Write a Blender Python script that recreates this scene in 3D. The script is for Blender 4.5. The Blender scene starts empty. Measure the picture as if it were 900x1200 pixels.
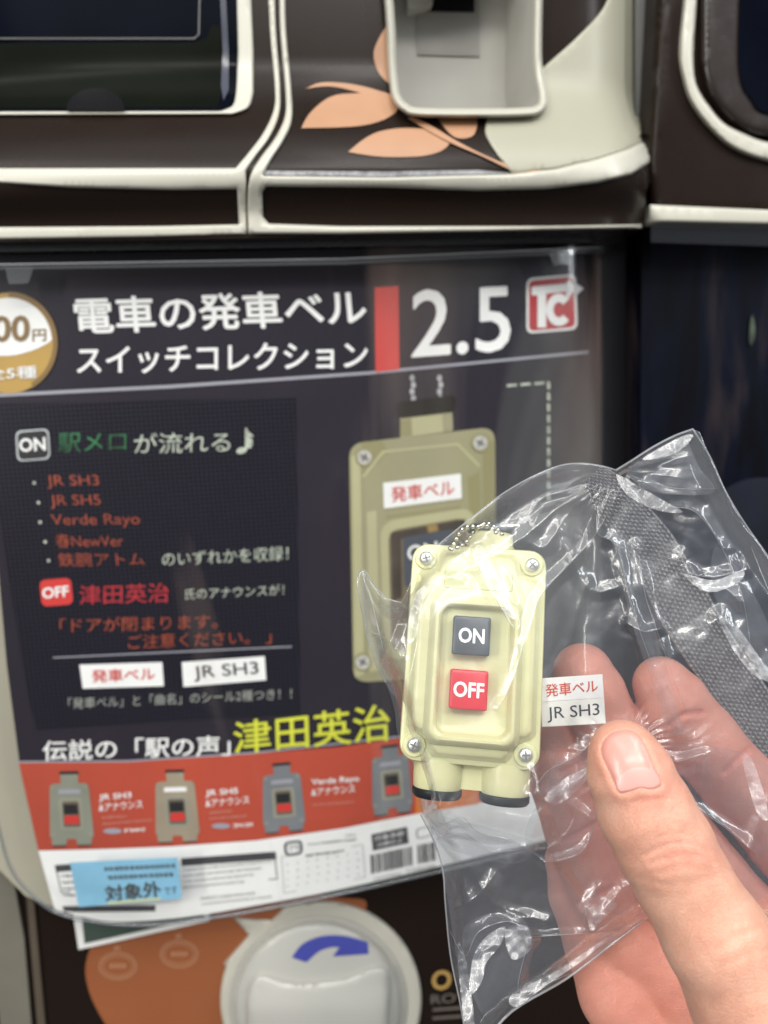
import bpy, bmesh, math, random
import numpy as np
from mathutils import Vector, Matrix
from mathutils.geometry import delaunay_2d_cdt
from mathutils.bvhtree import BVHTree
random.seed(7); np.random.seed(7)
S = 0.001                                   # millimetres -> metres
sc = bpy.context.scene
C = sc.collection

# ------------------------------------------------------------------ camera
F_PX = 867.0
TILT, YAW, ROLL = math.radians(8.6), math.radians(6.0), math.radians(3.0)
fwd = Vector((math.sin(YAW)*math.cos(TILT), math.cos(YAW)*math.cos(TILT), -math.sin(TILT)))
r0 = fwd.cross(Vector((0, 0, 1))).normalized(); u0 = r0.cross(fwd).normalized()
rgt = (r0*math.cos(ROLL) - u0*math.sin(ROLL)).normalized()
upv = rgt.cross(fwd).normalized()
cd = bpy.data.cameras.new('camera'); cam = bpy.data.objects.new('camera', cd); C.objects.link(cam)
m = Matrix((rgt, upv, -fwd)).transposed().to_4x4()
cam.matrix_world = m
cd.sensor_fit = 'VERTICAL'; cd.sensor_height = 36.0; cd.lens = 36.0*F_PX/1200
cd.clip_start = 0.01; cd.clip_end = 50
cd.dof.use_dof = True; cd.dof.focus_distance = 0.172; cd.dof.aperture_fstop = 11.5
sc.camera = cam

# ------------------------------------------------------------------ world, ceiling lamps and added fill lamps
w = bpy.data.worlds.new('World'); sc.world = w; w.use_nodes = True
w.node_tree.nodes['Background'].inputs[0].default_value = (0.92, 0.96, 1.0, 1)
w.node_tree.nodes['Background'].inputs[1].default_value = 0.17
sc.view_settings.view_transform = 'Standard'; sc.view_settings.look = 'None'
sc.view_settings.exposure = 0; sc.view_settings.gamma = 1
sc.cycles.use_denoising = True
sc.cycles.transparent_max_bounces = 24; sc.cycles.max_bounces = 8
sc.cycles.caustics_reflective = False; sc.cycles.caustics_refractive = False
sc.cycles.sample_clamp_indirect = 6

def lamp(x, y, z, sx, sy, watt, target=(0, 200, 0), col=(1, .97, .915)):
    l = bpy.data.lights.new('ceiling_or_fill_lamp', 'AREA'); l.shape = 'RECTANGLE'
    l.size = sx*S; l.size_y = sy*S; l.energy = watt; l.color = col
    o = bpy.data.objects.new('ceiling_or_fill_lamp', l); C.objects.link(o)
    o.location = (x*S, y*S, z*S)
    d = (Vector(target)-Vector((x, y, z))).normalized()
    o.rotation_euler = d.to_track_quat('-Z', 'Y').to_euler()
lamp(-750, -500, 1250, 1200, 130, 6)
lamp(650, -600, 1300, 1200, 130, 6)
lamp(0, -1400, 1300, 1600, 170, 20)
lamp(-1500, -1300, 800, 150, 900, 12)  # added low side lamp, puts front light on the poster
lamp(350, -1000, 1500, 140, 1200, 7)
lamp(0, -1000, 1650, 2200, 2000, 26, col=(.95, .98, 1))  # added wide soft panel for ceiling-like fill and sheen, not a fixture
lamp(1250, -550, 650, 120, 900, 9, col=(.93, .97, 1))  # added low strip for highlight streaks on the film
lamp(-1250, -900, 500, 120, 900, 8, col=(1, .97, .92))  # added low strip on the other side, more film streaks

# ------------------------------------------------------------------ pixel rays (photo is 900 x 1200)
R_ = np.array(rgt); U_ = np.array(upv); F_ = np.array(fwd)
def rays(px, py):
    px = np.asarray(px, float); py = np.asarray(py, float)
    return F_ + ((px-450)/F_PX)[..., None]*R_ - ((py-600)/F_PX)[..., None]*U_
def atd(px, py, d):                          # point at camera depth d (mm)
    return rays(px, py)*np.asarray(d, float)[..., None]
def proj(p):
    d = p@F_
    return 450+F_PX*(p@R_)/d, 600-F_PX*(p@U_)/d, d
def onsurf(px, py, surf, off=0.0):           # point where the ray meets y = surf(x,z)-off
    r = rays(px, py); a = np.full(r.shape[:-1], 230.0); b = np.full(r.shape[:-1], 420.0)
    for _ in range(34):                      # bisection along the ray
        y = (a+b)/2; t = y/r[..., 1]; f = y-(surf(r[..., 0]*t, r[..., 2]*t)-off)
        a = np.where(f < 0, y, a); b = np.where(f < 0, b, y)
    return r*(y/r[..., 1])[..., None]
def flat(Y): return lambda x, z: np.full_like(x, float(Y))
def W(px, py, Y=300): return onsurf(np.array([px]), np.array([py]), flat(Y))[0]

# ------------------------------------------------------------------ materials
MATS = {}
def mat(name, col, rough=.5, var=.06, nscale=60, bump=0, bscale=400, spec=.5, metal=0, sss=0, coat=0, tex=None, trans=0):
    if name in MATS: return MATS[name]
    mt = bpy.data.materials.new(name); mt.use_nodes = True; nt = mt.node_tree; N = nt.nodes; L = nt.links
    b = N['Principled BSDF']; b.inputs['Roughness'].default_value = rough
    b.inputs['Metallic'].default_value = metal; b.inputs['Specular IOR Level'].default_value = spec
    b.inputs['Coat Weight'].default_value = coat; b.inputs['Coat Roughness'].default_value = .1
    tc = N.new('ShaderNodeTexCoord'); nz = N.new('ShaderNodeTexNoise'); nz.inputs['Scale'].default_value = nscale
    nz.inputs['Detail'].default_value = 5
    L.new(tc.outputs['Object'], nz.inputs['Vector'])
    rp = N.new('ShaderNodeValToRGB'); L.new(nz.outputs['Fac'], rp.inputs['Fac'])
    rp.color_ramp.elements[0].position = .3; rp.color_ramp.elements[1].position = .7
    rp.color_ramp.elements[0].color = (*[c*(1-var) for c in col], 1)
    rp.color_ramp.elements[1].color = (*[min(1, c*(1+var)) for c in col], 1)
    L.new(rp.outputs['Color'], b.inputs['Base Color'])
    mr = N.new('ShaderNodeMapRange'); mr.inputs['To Min'].default_value = max(.02, rough-.06); mr.inputs['To Max'].default_value = min(1, rough+.08)
    n2 = N.new('ShaderNodeTexNoise'); n2.inputs['Scale'].default_value = nscale*3.1; n2.inputs['Detail'].default_value = 4
    L.new(tc.outputs['Object'], n2.inputs['Vector']); L.new(n2.outputs['Fac'], mr.inputs['Value']); L.new(mr.outputs['Result'], b.inputs['Roughness'])
    if bump:
        n3 = N.new('ShaderNodeTexNoise'); n3.inputs['Scale'].default_value = bscale; n3.inputs['Detail'].default_value = 3
        L.new(tc.outputs['Object'], n3.inputs['Vector'])
        bp = N.new('ShaderNodeBump'); bp.inputs['Strength'].default_value = bump; bp.inputs['Distance'].default_value = .0004
        L.new(n3.outputs['Fac'], bp.inputs['Height']); L.new(bp.outputs['Normal'], b.inputs['Normal'])
    if sss:
        b.inputs['Subsurface Weight'].default_value = sss; b.inputs['Subsurface Radius'].default_value = (1, .35, .2)
        b.inputs['Subsurface Scale'].default_value = .003
    MATS[name] = mt; return mt

brown = mat('brown_plastic', (.0135, .0082, .006), .27, .06, 14, 0, 900, spec=.14)
cream = mat('cream_plastic', (.50, .485, .415), .30, .03, 25, 0)
greycream = mat('grey_cream_plastic', (.34, .33, .255), .40, .03, 20, 0)
peach = mat('peach_print', (.40, .215, .12), .5, .05)
traygrey = mat('tray_grey_plastic', (.40, .39, .355), .4, .04)
black = mat('black_plastic', (.004, .004, .005), .35, .2, spec=.12)
glassblack = mat('dark_window_plastic', (.003, .004, .008), .10, .3, 20, spec=.04)
navy = mat('poster_navy_print', (.021, .0175, .026), .42, .14, 14, spec=.2)
navy2 = mat('poster_header_print', (.015, .013, .022), .42, .10, 14, spec=.25)
pwhite = mat('white_print', (.78, .78, .76), .5, .03)
pred = mat('red_print', (.55, .035, .03), .5, .05)
pband = mat('red_band_print', (.42, .062, .033), .5, .16, 14)
porange = mat('orange_print', (.33, .10, .035), .55, .08, 30)
pgold = mat('gold_print', (.42, .26, .06), .45, .15, 20)
pgoldd = mat('dark_gold_print', (.20, .12, .035), .45, .1, 20)
pyellow = mat('yellow_green_print', (.60, .62, .05), .5, .05)
ledred = mat('led_red_print', (.27, .05, .025), .5, .3, 300)
ledcrim = mat('led_crimson_print', (.36, .02, .03), .5, .3, 300)
ledgreen = mat('led_green_print', (.02, .13, .05), .5, .7, 90)
ledwhite = mat('led_white_print', (.42, .46, .38), .5, .3, 300)
pgrey = mat('grey_print', (.30, .30, .34), .5, .05)
pblack = mat('black_print', (.012, .012, .014), .5, .1)
pblue = mat('blue_sticker_print', (.20, .42, .58), .45, .12, 60)
polive = mat('olive_print', (.285, .27, .155), .5, .06, 30)
polive2 = mat('light_olive_print', (.40, .385, .22), .5, .06, 30)
polive3 = mat('dark_olive_print', (.25, .23, .11), .5, .06, 30)
mgrey = mat('grey_green_print', (.22, .23, .18), .5, .12, 60)
mgrey1 = mat('tan_grey_print', (.30, .25, .18), .5, .12, 60)
mgrey2 = mat('blue_grey_print', (.17, .18, .19), .5, .12, 60)
mgrey3 = mat('light_switch_print', (.27, .265, .21), .5, .1)
orange2 = mat('pale_orange_print', (.42, .22, .13), .5, .05)
orangep = mat('orange_panel_print', (.27, .085, .03), .5, .06, 25)
tan = mat('beige_side_plastic', (.34, .32, .25), .5, .12, 12)
knobw = mat('dial_white_plastic', (.44, .435, .40), .3, .03, 30)
bluep = mat('blue_arrow_print', (.05, .06, .30), .4, .06)
dgreen = mat('dark_green_card_print', (.05, .075, .06), .4, .2, 40)

def led_board():
    mt = mat('led_board_print', (.006, .006, .012), .4, .1, spec=.2); nt = mt.node_tree; N = nt.nodes; L = nt.links
    b = N['Principled BSDF']; tc = N.new('ShaderNodeTexCoord'); mp = N.new('ShaderNodeVectorMath'); mp.operation = 'SCALE'
    mp.inputs['Scale'].default_value = 560
    L.new(tc.outputs['Object'], mp.inputs[0]); fr = N.new('ShaderNodeVectorMath'); fr.operation = 'FRACTION'; L.new(mp.outputs[0], fr.inputs[0])
    sb = N.new('ShaderNodeVectorMath'); sb.operation = 'SUBTRACT'; sb.inputs[1].default_value = (.5, .5, .5); L.new(fr.outputs[0], sb.inputs[0])
    ml = N.new('ShaderNodeVectorMath'); ml.operation = 'MULTIPLY'; ml.inputs[1].default_value = (1, 0, 1); L.new(sb.outputs[0], ml.inputs[0])
    ln = N.new('ShaderNodeVectorMath'); ln.operation = 'LENGTH'; L.new(ml.outputs[0], ln.inputs[0])
    lt = N.new('ShaderNodeMath'); lt.operation = 'LESS_THAN'; lt.inputs[1].default_value = .3; L.new(ln.outputs['Value'], lt.inputs[0])
    mx = N.new('ShaderNodeMix'); mx.data_type = 'RGBA'; mx.inputs['A'].default_value = (.005, .005, .010, 1); mx.inputs['B'].default_value = (.022, .022, .034, 1)
    L.new(lt.outputs[0], mx.inputs['Factor']); L.new(mx.outputs['Result'], b.inputs['Base Color'])
    return mt
ledboard = led_board()

def clear(name, tint=(1, 1, 1), refl=1.0, rough=.08, haze=.04, hazecol=(.8, .82, .85), bump=0, bscale=80, ior=1.45, stretch=None, haze_streak=0, broad=0):
    mt = bpy.data.materials.new(name); mt.use_nodes = True; nt = mt.node_tree; N = nt.nodes; L = nt.links
    N.remove(N['Principled BSDF']); out = N['Material Output']
    tr = N.new('ShaderNodeBsdfTransparent'); tr.inputs[0].default_value = (*tint, 1)
    df = N.new('ShaderNodeBsdfDiffuse'); df.inputs[0].default_value = (*hazecol, 1)
    tl = N.new('ShaderNodeBsdfTranslucent'); tl.inputs[0].default_value = (*hazecol, 1)
    ad = N.new('ShaderNodeMixShader'); ad.inputs[0].default_value = .35; L.new(df.outputs[0], ad.inputs[1]); L.new(tl.outputs[0], ad.inputs[2])
    m1 = N.new('ShaderNodeMixShader'); m1.inputs[0].default_value = haze
    L.new(tr.outputs[0], m1.inputs[1]); L.new(ad.outputs[0], m1.inputs[2])
    gl = N.new('ShaderNodeBsdfGlossy'); gl.inputs['Roughness'].default_value = rough
    # thin sheet: the same reflectance from either side, r0 + (1-r0)(1-|cos|)^5
    ge = N.new('ShaderNodeNewGeometry'); dt = N.new('ShaderNodeVectorMath'); dt.operation = 'DOT_PRODUCT'
    L.new(ge.outputs['Incoming'], dt.inputs[0]); L.new(ge.outputs['Normal'], dt.inputs[1])
    def mth(op, a, b=None):
        n = N.new('ShaderNodeMath'); n.operation = op
        for i, v in enumerate((a, b)):
            if v is None: continue
            if isinstance(v, (int, float)): n.inputs[i].default_value = v
            else: L.new(v, n.inputs[i])
        return n.outputs[0]
    p5 = mth('POWER', mth('SUBTRACT', 1.0, mth('ABSOLUTE', dt.outputs['Value'])), 4.0)
    fac = mth('MULTIPLY', mth('ADD', mth('MULTIPLY', p5, .93), .055), refl)
    mu = N.new('ShaderNodeMath'); mu.operation = 'MINIMUM'; mu.inputs[1].default_value = .92; L.new(fac, mu.inputs[0])
    if haze_streak:                                 # streaky uneven haze; on the covers it paints blurred reflections
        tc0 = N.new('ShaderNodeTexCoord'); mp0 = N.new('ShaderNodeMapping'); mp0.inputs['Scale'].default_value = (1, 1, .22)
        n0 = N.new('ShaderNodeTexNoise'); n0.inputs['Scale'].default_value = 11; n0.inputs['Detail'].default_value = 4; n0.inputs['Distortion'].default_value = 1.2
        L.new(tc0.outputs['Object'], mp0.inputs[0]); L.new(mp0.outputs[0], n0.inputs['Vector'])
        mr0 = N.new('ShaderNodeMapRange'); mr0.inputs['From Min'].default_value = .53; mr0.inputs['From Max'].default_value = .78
        mr0.inputs['To Min'].default_value = haze; mr0.inputs['To Max'].default_value = haze+haze_streak; L.new(n0.outputs['Fac'], mr0.inputs['Value'])
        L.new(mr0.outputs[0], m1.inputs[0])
        if haze_streak > .2:                        # warm and cool tints of the painted reflections
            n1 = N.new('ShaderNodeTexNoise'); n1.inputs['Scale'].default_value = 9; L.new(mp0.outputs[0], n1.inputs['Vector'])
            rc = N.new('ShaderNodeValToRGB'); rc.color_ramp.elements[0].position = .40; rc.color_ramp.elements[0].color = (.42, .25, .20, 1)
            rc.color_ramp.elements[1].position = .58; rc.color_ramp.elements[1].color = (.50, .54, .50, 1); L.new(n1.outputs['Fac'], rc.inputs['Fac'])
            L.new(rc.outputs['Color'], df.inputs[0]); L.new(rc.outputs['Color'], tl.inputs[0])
    gx_ = gl
    if broad:
        g2 = N.new('ShaderNodeBsdfGlossy'); g2.inputs['Roughness'].default_value = .42; gx_ = N.new('ShaderNodeMixShader'); gx_.inputs[0].default_value = broad
        L.new(gl.outputs[0], gx_.inputs[1]); L.new(g2.outputs[0], gx_.inputs[2])
    m2 = N.new('ShaderNodeMixShader'); L.new(mu.outputs[0], m2.inputs[0]); L.new(m1.outputs[0], m2.inputs[1]); L.new(gx_.outputs[0], m2.inputs[2])
    if bump:
        tc = N.new('ShaderNodeTexCoord'); mp = N.new('ShaderNodeMapping'); L.new(tc.outputs['Object'], mp.inputs['Vector'])
        if stretch: mp.inputs['Scale'].default_value = stretch
        nz = N.new('ShaderNodeTexNoise'); nz.inputs['Scale'].default_value = bscale; nz.inputs['Detail'].default_value = 3
        L.new(mp.outputs[0], nz.inputs['Vector'])
        bp = N.new('ShaderNodeBump'); bp.inputs['Strength'].default_value = bump; bp.inputs['Distance'].default_value = .001
        L.new(nz.outputs['Fac'], bp.inputs['Height'])
        L.new(bp.outputs[0], gl.inputs['Normal']); L.new(bp.outputs[0], dt.inputs[1])
    L.new(m2.outputs[0], out.inputs['Surface']); MATS[name] = mt; return mt
cover_m = clear('clear_cover_plastic', (.975, .98, .985), .35, .12, .008, (.62, .62, .66), .4, 25, stretch=(1, 1, .12), haze_streak=.40)
ncover_m = clear('neighbour_cover_plastic', (.93, .94, .96), .10, .15, .001, (.3, .33, .42), .4, 25, stretch=(1, 1, .12), haze_streak=.025)
drim_m = clear('dark_rim_plastic', (.6, .62, .66), .8, .15, .05, (.4, .42, .5), .3, 60)
rim_m = clear('clear_rim_plastic', (.75, .78, .80), 1.2, .12, .16, (.6, .63, .66), .3, 60)
film_m = clear('bag_film', (.98, .985, .99), 1.6, .12, .045, (.74, .82, .97), .2, 200, haze_streak=.10, broad=.55)
back_m = clear('bag_back_film', (.985, .987, .99), 1.2, .13, .02, (.74, .82, .97), .2, 200, haze_streak=.03, broad=.5)
flap_m = clear('bag_fold_film', (.97, .975, .985), 1.9, .18, .05, (.76, .83, .97), .15, 200, haze_streak=.07, broad=.6)
seam_m = clear('bag_seam_film', (.9, .9, .92), 2.0, .2, .3, (.85, .88, .92))

# ------------------------------------------------------------------ object helpers
ROOT = {}
def tag(o, label=None, cat=None, group=None, kind=None):
    if label: o['label'] = label
    if cat: o['category'] = cat
    if group: o['group'] = group
    if kind: o['kind'] = kind
    return o
def thing(name, label, cat, base=(0, 0, 0), group=None):
    o = bpy.data.objects.new(name, None); C.objects.link(o); o.empty_display_size = .01
    o.location = Vector(base)*S; ROOT[o.name] = Vector(base)
    return tag(o, label, cat, group)
def base_of(p):
    v = Vector((0, 0, 0))
    while p is not None:
        v = v+ROOT.get(p.name, Vector((0, 0, 0))); p = p.parent
    return v
def obj(name, verts, faces, mt, parent=None, smooth=False, local=False, sharp=None):
    v = np.asarray(verts, float)
    if not local: v = v-np.array(base_of(parent))
    me = bpy.data.meshes.new(name); me.from_pydata((v*S).tolist(), [], [list(map(int, f)) for f in faces]); me.materials.append(mt)
    if smooth:
        me.polygons.foreach_set('use_smooth', [True]*len(me.polygons))
        if sharp: me.set_sharp_from_angle(angle=math.radians(sharp))
    o = bpy.data.objects.new(name, me); C.objects.link(o)
    if parent: o.parent = parent
    return o

def curve(pts, n=8, closed=False):           # Catmull-Rom through pixel points
    p = np.array(pts, float); out = []
    k = len(p)
    for i in range(k if closed else k-1):
        if closed: a, b, c, d = p[(i-1) % k], p[i], p[(i+1) % k], p[(i+2) % k]
        else: a, b, c, d = p[max(i-1, 0)], p[i], p[i+1], p[min(i+2, k-1)]
        for t in np.arange(n)/n:
            out.append(.5*((2*b)+(-a+c)*t+(2*a-5*b+4*c-d)*t*t+(-a+3*b-3*c+d)*t**3))
    if not closed: out.append(p[-1])
    return [tuple(q) for q in out]
def segdist(px, py, poly, closed=True):
    P = np.array(poly, float); d = np.full(np.shape(px), 1e9)
    k = len(P)
    for i in range(k if closed else k-1):
        a = P[i]; b = P[(i+1) % k]; ab = b-a; L2 = ab@ab+1e-9
        t = np.clip(((px-a[0])*ab[0]+(py-a[1])*ab[1])/L2, 0, 1)
        d = np.minimum(d, np.hypot(px-a[0]-t*ab[0], py-a[1]-t*ab[1]))
    return d
def inside(px, py, poly):
    P = np.array(poly, float); r = np.zeros(np.shape(px), bool); k = len(P)
    for i in range(k):
        x1, y1 = P[i]; x2, y2 = P[(i+1) % k]
        if y1 == y2: continue
        c = ((y1 > py) != (y2 > py)) & (px < (x2-x1)*(py-y1)/(y2-y1)+x1)
        r ^= c
    return r
def densify(poly, step):
    out = []
    for i in range(len(poly)):
        a = np.array(poly[i], float); b = np.array(poly[(i+1) % len(poly)], float)
        n = max(1, int(np.hypot(*(b-a))/step))
        for j in range(n): out.append(tuple(a+(b-a)*j/n))
    return out
def sheet(name, poly, surf, off, mt, parent, thick=.12, step=14, pillow=None, smooth=True):
    """a plate whose outline is given in the photo's pixels, laid on the surface y=surf(x,z), off mm proud of it"""
    poly = densify(poly, step); P = np.array(poly)
    x0, y0 = P.min(0); x1, y1 = P.max(0)
    gx, gy = np.meshgrid(np.arange(x0+step*.5, x1, step), np.arange(y0+step*.5, y1, step))
    gx = gx.ravel(); gy = gy.ravel()
    if len(gx):
        k = inside(gx, gy, poly); gx = gx[k]; gy = gy[k]
        k = segdist(gx, gy, poly) > step*.3; gx = gx[k]; gy = gy[k]
    extra = []
    if pillow:                                # rounded edge: rings of points just inside
        wd = pillow[0]
        nrm = []
        cx = np.array(poly); prv = np.roll(cx, 1, 0); nx = np.roll(cx, -1, 0); tg = nx-prv; tg /= (np.linalg.norm(tg, axis=1)[:, None]+1e-9)
        nn = np.stack([-tg[:, 1], tg[:, 0]], 1)
        for f in (.25, .6, 1.0):
            q = cx+nn*wd*f; ins = inside(q[:, 0], q[:, 1], poly)
            q2 = cx-nn*wd*f; ins2 = inside(q2[:, 0], q2[:, 1], poly)
            for a in (q[ins], q2[ins2 & ~ins]):
                if len(a):
                    dd = segdist(a[:, 0], a[:, 1], poly); extra += [tuple(t) for t in a[dd > wd*f*.8]]
    co = [Vector(p) for p in poly]+[Vector((a, b)) for a, b in zip(gx, gy)]+[Vector(e) for e in extra]
    n = len(poly)
    vs, es, fs, ov, oe, of = delaunay_2d_cdt(co, [], [list(range(n))], 1, 1e-4)
    V = np.array([tuple(v) for v in vs]); px, py = V[:, 0], V[:, 1]
    o_ = off(px, py) if callable(off) else np.full(len(px), float(off))
    if pillow:
        d = np.clip(segdist(px, py, poly)/pillow[0], 0, 1)
        o_ = o_+pillow[1]*np.sqrt(1-(1-d)**2)
    top = onsurf(px, py, surf, 0.0)
    top[:, 1] -= 0                            # then lift along -y, sideways position kept on the ray
    top = np.array(onsurf_off(px, py, surf, o_))
    # boundary edges
    cnt = {}
    for f in fs:
        for i in range(len(f)):
            a, b = f[i], f[(i+1) % len(f)]
            if (b, a) in cnt: cnt.pop((b, a))
            else: cnt[(a, b)] = 1
    verts = top.tolist(); faces = [list(f) for f in fs]
    bidx = {}
    for (a, b) in cnt:
        for q in (a, b):
            if q not in bidx:
                bidx[q] = len(verts); p = top[q].copy(); p[1] += thick+ (o_[q] if thick > 1 else 0); verts.append(p.tolist())
    for (a, b) in cnt: faces.append([b, a, bidx[a], bidx[b]])
    o = obj(name, verts, faces, mt, parent, smooth, sharp=50)
    bm = bmesh.new(); bm.from_mesh(o.data); bmesh.ops.recalc_face_normals(bm, faces=bm.faces)
    # face the top towards -y
    s = sum(f.normal.y*f.calc_area() for f in bm.faces if abs(f.normal.y) > .5)
    if s > 0: bmesh.ops.reverse_faces(bm, faces=bm.faces)
    bm.to_mesh(o.data); bm.free()
    return o
def onsurf_off(px, py, surf, off):
    return onsurf(px, py, surf, off)
def text(name, body, quad, surf, off, mt, parent, bold=.0, label=None, res=3):
    """lettering laid into the quad (top-left, top-right, bottom-right, bottom-left) of the surface"""
    cu = bpy.data.curves.new('t', 'FONT'); cu.body = body; cu.offset = 0; cu.resolution_u = res; cu.fill_mode = 'FRONT'
    to = bpy.data.objects.new('t', cu); C.objects.link(to)
    dg = bpy.context.evaluated_depsgraph_get(); me = bpy.data.meshes.new_from_object(to.evaluated_get(dg))
    n = len(me.vertices); co = np.zeros(n*3); me.vertices.foreach_get('co', co); co = co.reshape(-1, 3)
    faces = [list(p.vertices) for p in me.polygons]
    bpy.data.objects.remove(to); bpy.data.meshes.remove(me); bpy.data.curves.remove(cu)
    mn = co.min(0); mx = co.max(0)
    if bold > .004:                           # heavier strokes: the outline repeated a little to each side
        b = bold*.55; sh = [(0, 0), (b, 0), (-b, 0), (0, b), (0, -b)]+([(b*.7, b*.7), (-b*.7, b*.7), (b*.7, -b*.7), (-b*.7, -b*.7)] if bold > .015 else [])
        lay = np.repeat(np.arange(len(sh)), n)*(.004 if surf != 'local' else .002)
        co = np.concatenate([co+np.array([a, c, 0]) for a, c in sh]); faces = [[i+k*n for i in f] for k in range(len(sh)) for f in faces]
        mn = mn-np.array([b, b, 0]); mx = mx+np.array([b, b, 0])
    else: lay = np.zeros(n)
    u = (co[:, 0]-mn[0])/(mx[0]-mn[0]+1e-9); v = (co[:, 1]-mn[1])/(mx[1]-mn[1]+1e-9)
    q = np.array(quad, float)
    p = (q[3]*(1-u)[:, None]+q[2]*u[:, None])*(1-v)[:, None]+(q[0]*(1-u)[:, None]+q[1]*u[:, None])*v[:, None]
    if surf == 'local':
        V = np.stack([p[:, 0], off-lay, p[:, 1]], 1)
        o = obj(name, V, faces, mt, parent, local=True)
    else:
        V = onsurf_off(p[:, 0], p[:, 1], surf, float(off)+lay)
        o = obj(name, V, faces, mt, parent)
    if label: o['label'] = label
    return o
def tq(x0, x1, yt, h, sl=-.06, sh=0.0):       # quad from left x, right x, top y at the left, height, slope
    d = (x1-x0)*sl
    return [(x0, yt), (x1, yt+d), (x1+sh, yt+d+h), (x0+sh, yt+h)]
def rrect(q, r, n=5):                         # rounded quad in pixels
    q = [np.array(p, float) for p in q]; out = []
    for i in range(4):
        a, b, c = q[i-1], q[i], q[(i+1) % 4]
        u = (a-b)/np.linalg.norm(a-b); v = (c-b)/np.linalg.norm(c-b)
        for k in range(n+1):
            t = k/n; p0 = b+u*r; p2 = b+v*r
            out.append(tuple((1-t)**2*p0+2*t*(1-t)*b*.9+2*t*(1-t)*.1*(p0+p2)/2+t*t*p2))
    return out
def ell(cx, cy, rx, ry, n=40, a0=0, a1=360):
    return [(cx+rx*math.cos(math.radians(a0+(a1-a0)*i/n)), cy+ry*math.sin(math.radians(a0+(a1-a0)*i/n))) for i in range(n if a1-a0 == 360 else n+1)]
def ring(name, po, pi, surf, off, mt, parent):
    n = len(po); P = np.array(list(po)+list(pi)); V = onsurf_off(P[:, 0], P[:, 1], surf, np.full(len(P), float(off)))
    return obj(name, V, [[i, (i+1) % n, n+(i+1) % n, n+i] for i in range(n)], mt, parent)
def tube(name, pts, r, mt, parent, n=8, local=False):
    P = np.array(pts, float); k = len(P); V = []; Fc = []
    rr = np.full(k, r) if np.isscalar(r) else np.array(r)
    T = np.gradient(P, axis=0); T /= np.linalg.norm(T, axis=1)[:, None]+1e-9
    ref = np.array([.1, 1, .2]); 
    for i in range(k):
        a = np.cross(T[i], ref); a /= np.linalg.norm(a); b = np.cross(T[i], a)
        for j in range(n):
            t = 2*math.pi*j/n; V.append(P[i]+rr[i]*(math.cos(t)*a+math.sin(t)*b))
    for i in range(k-1):
        for j in range(n): Fc.append([i*n+j, i*n+(j+1) % n, (i+1)*n+(j+1) % n, (i+1)*n+j])
    Fc.append(list(range(n))[::-1]); Fc.append([(k-1)*n+j for j in range(n)])
    return obj(name, V, Fc, mt, parent, True, local=local, sharp=50)

# ------------------------------------------------------------------ surfaces of the machine
XC = -15.0
XR = W(672, 400, 303)[0]
def poster_s(x, z): return 300+(x-XC)**2/np.where(x<XC,2200.,1000.)+np.clip(x-XR, 0, 40)**2*.02
def cover_s(x, z): return 291+(x-XC)**2/np.where(x<XC,2200.,1000.)+np.clip(x-XR-3, 0, 40)**2*.035
zcr, zlip, zund, zbot = [W(450, y, 280)[2] for y in (72, 204, 220, 272)]
xr_h = W(735, 150, 285)[0]
def sst(a, b, x): t = np.clip((x-a)/(b-a), 0, 1); return t*t*(3-2*t)
def house_s(x, z):
    y = 294-20*sst(zcr+6, zlip-2, z)*(1-.0*x)+7*sst(zund+3, zund-9, z)
    y = y+(x-XC)**2/1800.0
    return y+np.clip(x-xr_h+7, 0, 30)**2*.022
neigh_s = lambda x, z: 306+0*x+np.clip(z-W(850, 170, 306)[2], -60, 0)*-.06

# ------------------------------------------------------------------ the capsule machine: upper housing
mach = thing('capsule_machine', 'brown and cream capsule toy machine with coin tray, leaf print and clear poster cover', 'capsule machine', (0, 330, -300))
TR = [(458, -120), (632, -120), (629, 60), (631, 92), (635, 114), (632, 126), (624, 131), (600, 132.5), (492, 131), (474, 125), (466, 114), (461, 95), (458, 40)]
shell = sheet('upper_housing', [(-230, -120)]+[TR[0]]+TR[:2:-1][::1]+[(631, 92), (629, 60), (632, -120)]+[(750, -120), (751, 110), (763, 165), (767, 185), (765, 205), (757, 225), (755, 268), (640, 270), (290, 279), (-230, 286)], house_s, 0, brown, mach, thick=60, step=10)
# window unit at the left
wp = [(-230, -60), (292, -60), (297, 60), (297, 108)]+curve([(297, 108), (291, 126), (272, 134)], 6)[1:]+[(-230, 136)]
wf = sheet('window_frame', wp, house_s, .5, cream, mach, thick=1, pillow=(4, 1.2), step=9)
win = sheet('window_pane', [(-230, -60), (276, -60), (279, 60), (277, 104)]+curve([(277, 104), (273, 122), (258, 129)], 6)[1:]+[(-230, 130)], house_s, 2.2, glassblack, mach, thick=.3, step=9)
sheet('window_ledge', [(-230, 52), (228, 50), (242, 44), (248, 30), (258, 30), (262, 100), (255, 126), (-230, 127)], house_s, 2.35, mat('dark_ledge_plastic', (.0028, .0036, .0022), .22, .9, 14, spec=.04), win, thick=.2, step=9)
sheet('ledge_edge', [(-230, 46), (228, 46), (234, 40), (236, -60), (234, -60), (232, 40), (227, 44), (-230, 44)], house_s, 2.7, mat('dull_grey_plastic', (.05, .05, .05), .3), win, thick=.2)
sheet('finger_notch', ell(112, 129, 34, 26, 24, 180, 360), house_s, 2.8, black, win, thick=.2)
sheet('window_side_gleam', [(255, -60), (262, -60), (268, 60), (268, 105), (262, 118), (259, 100), (261, 60)], house_s, 2.75, mat('blue_grey_gleam', (.02, .024, .045), .2), win, thick=.2)  # blue-grey strip painting a gleam down the pane's side
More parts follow.
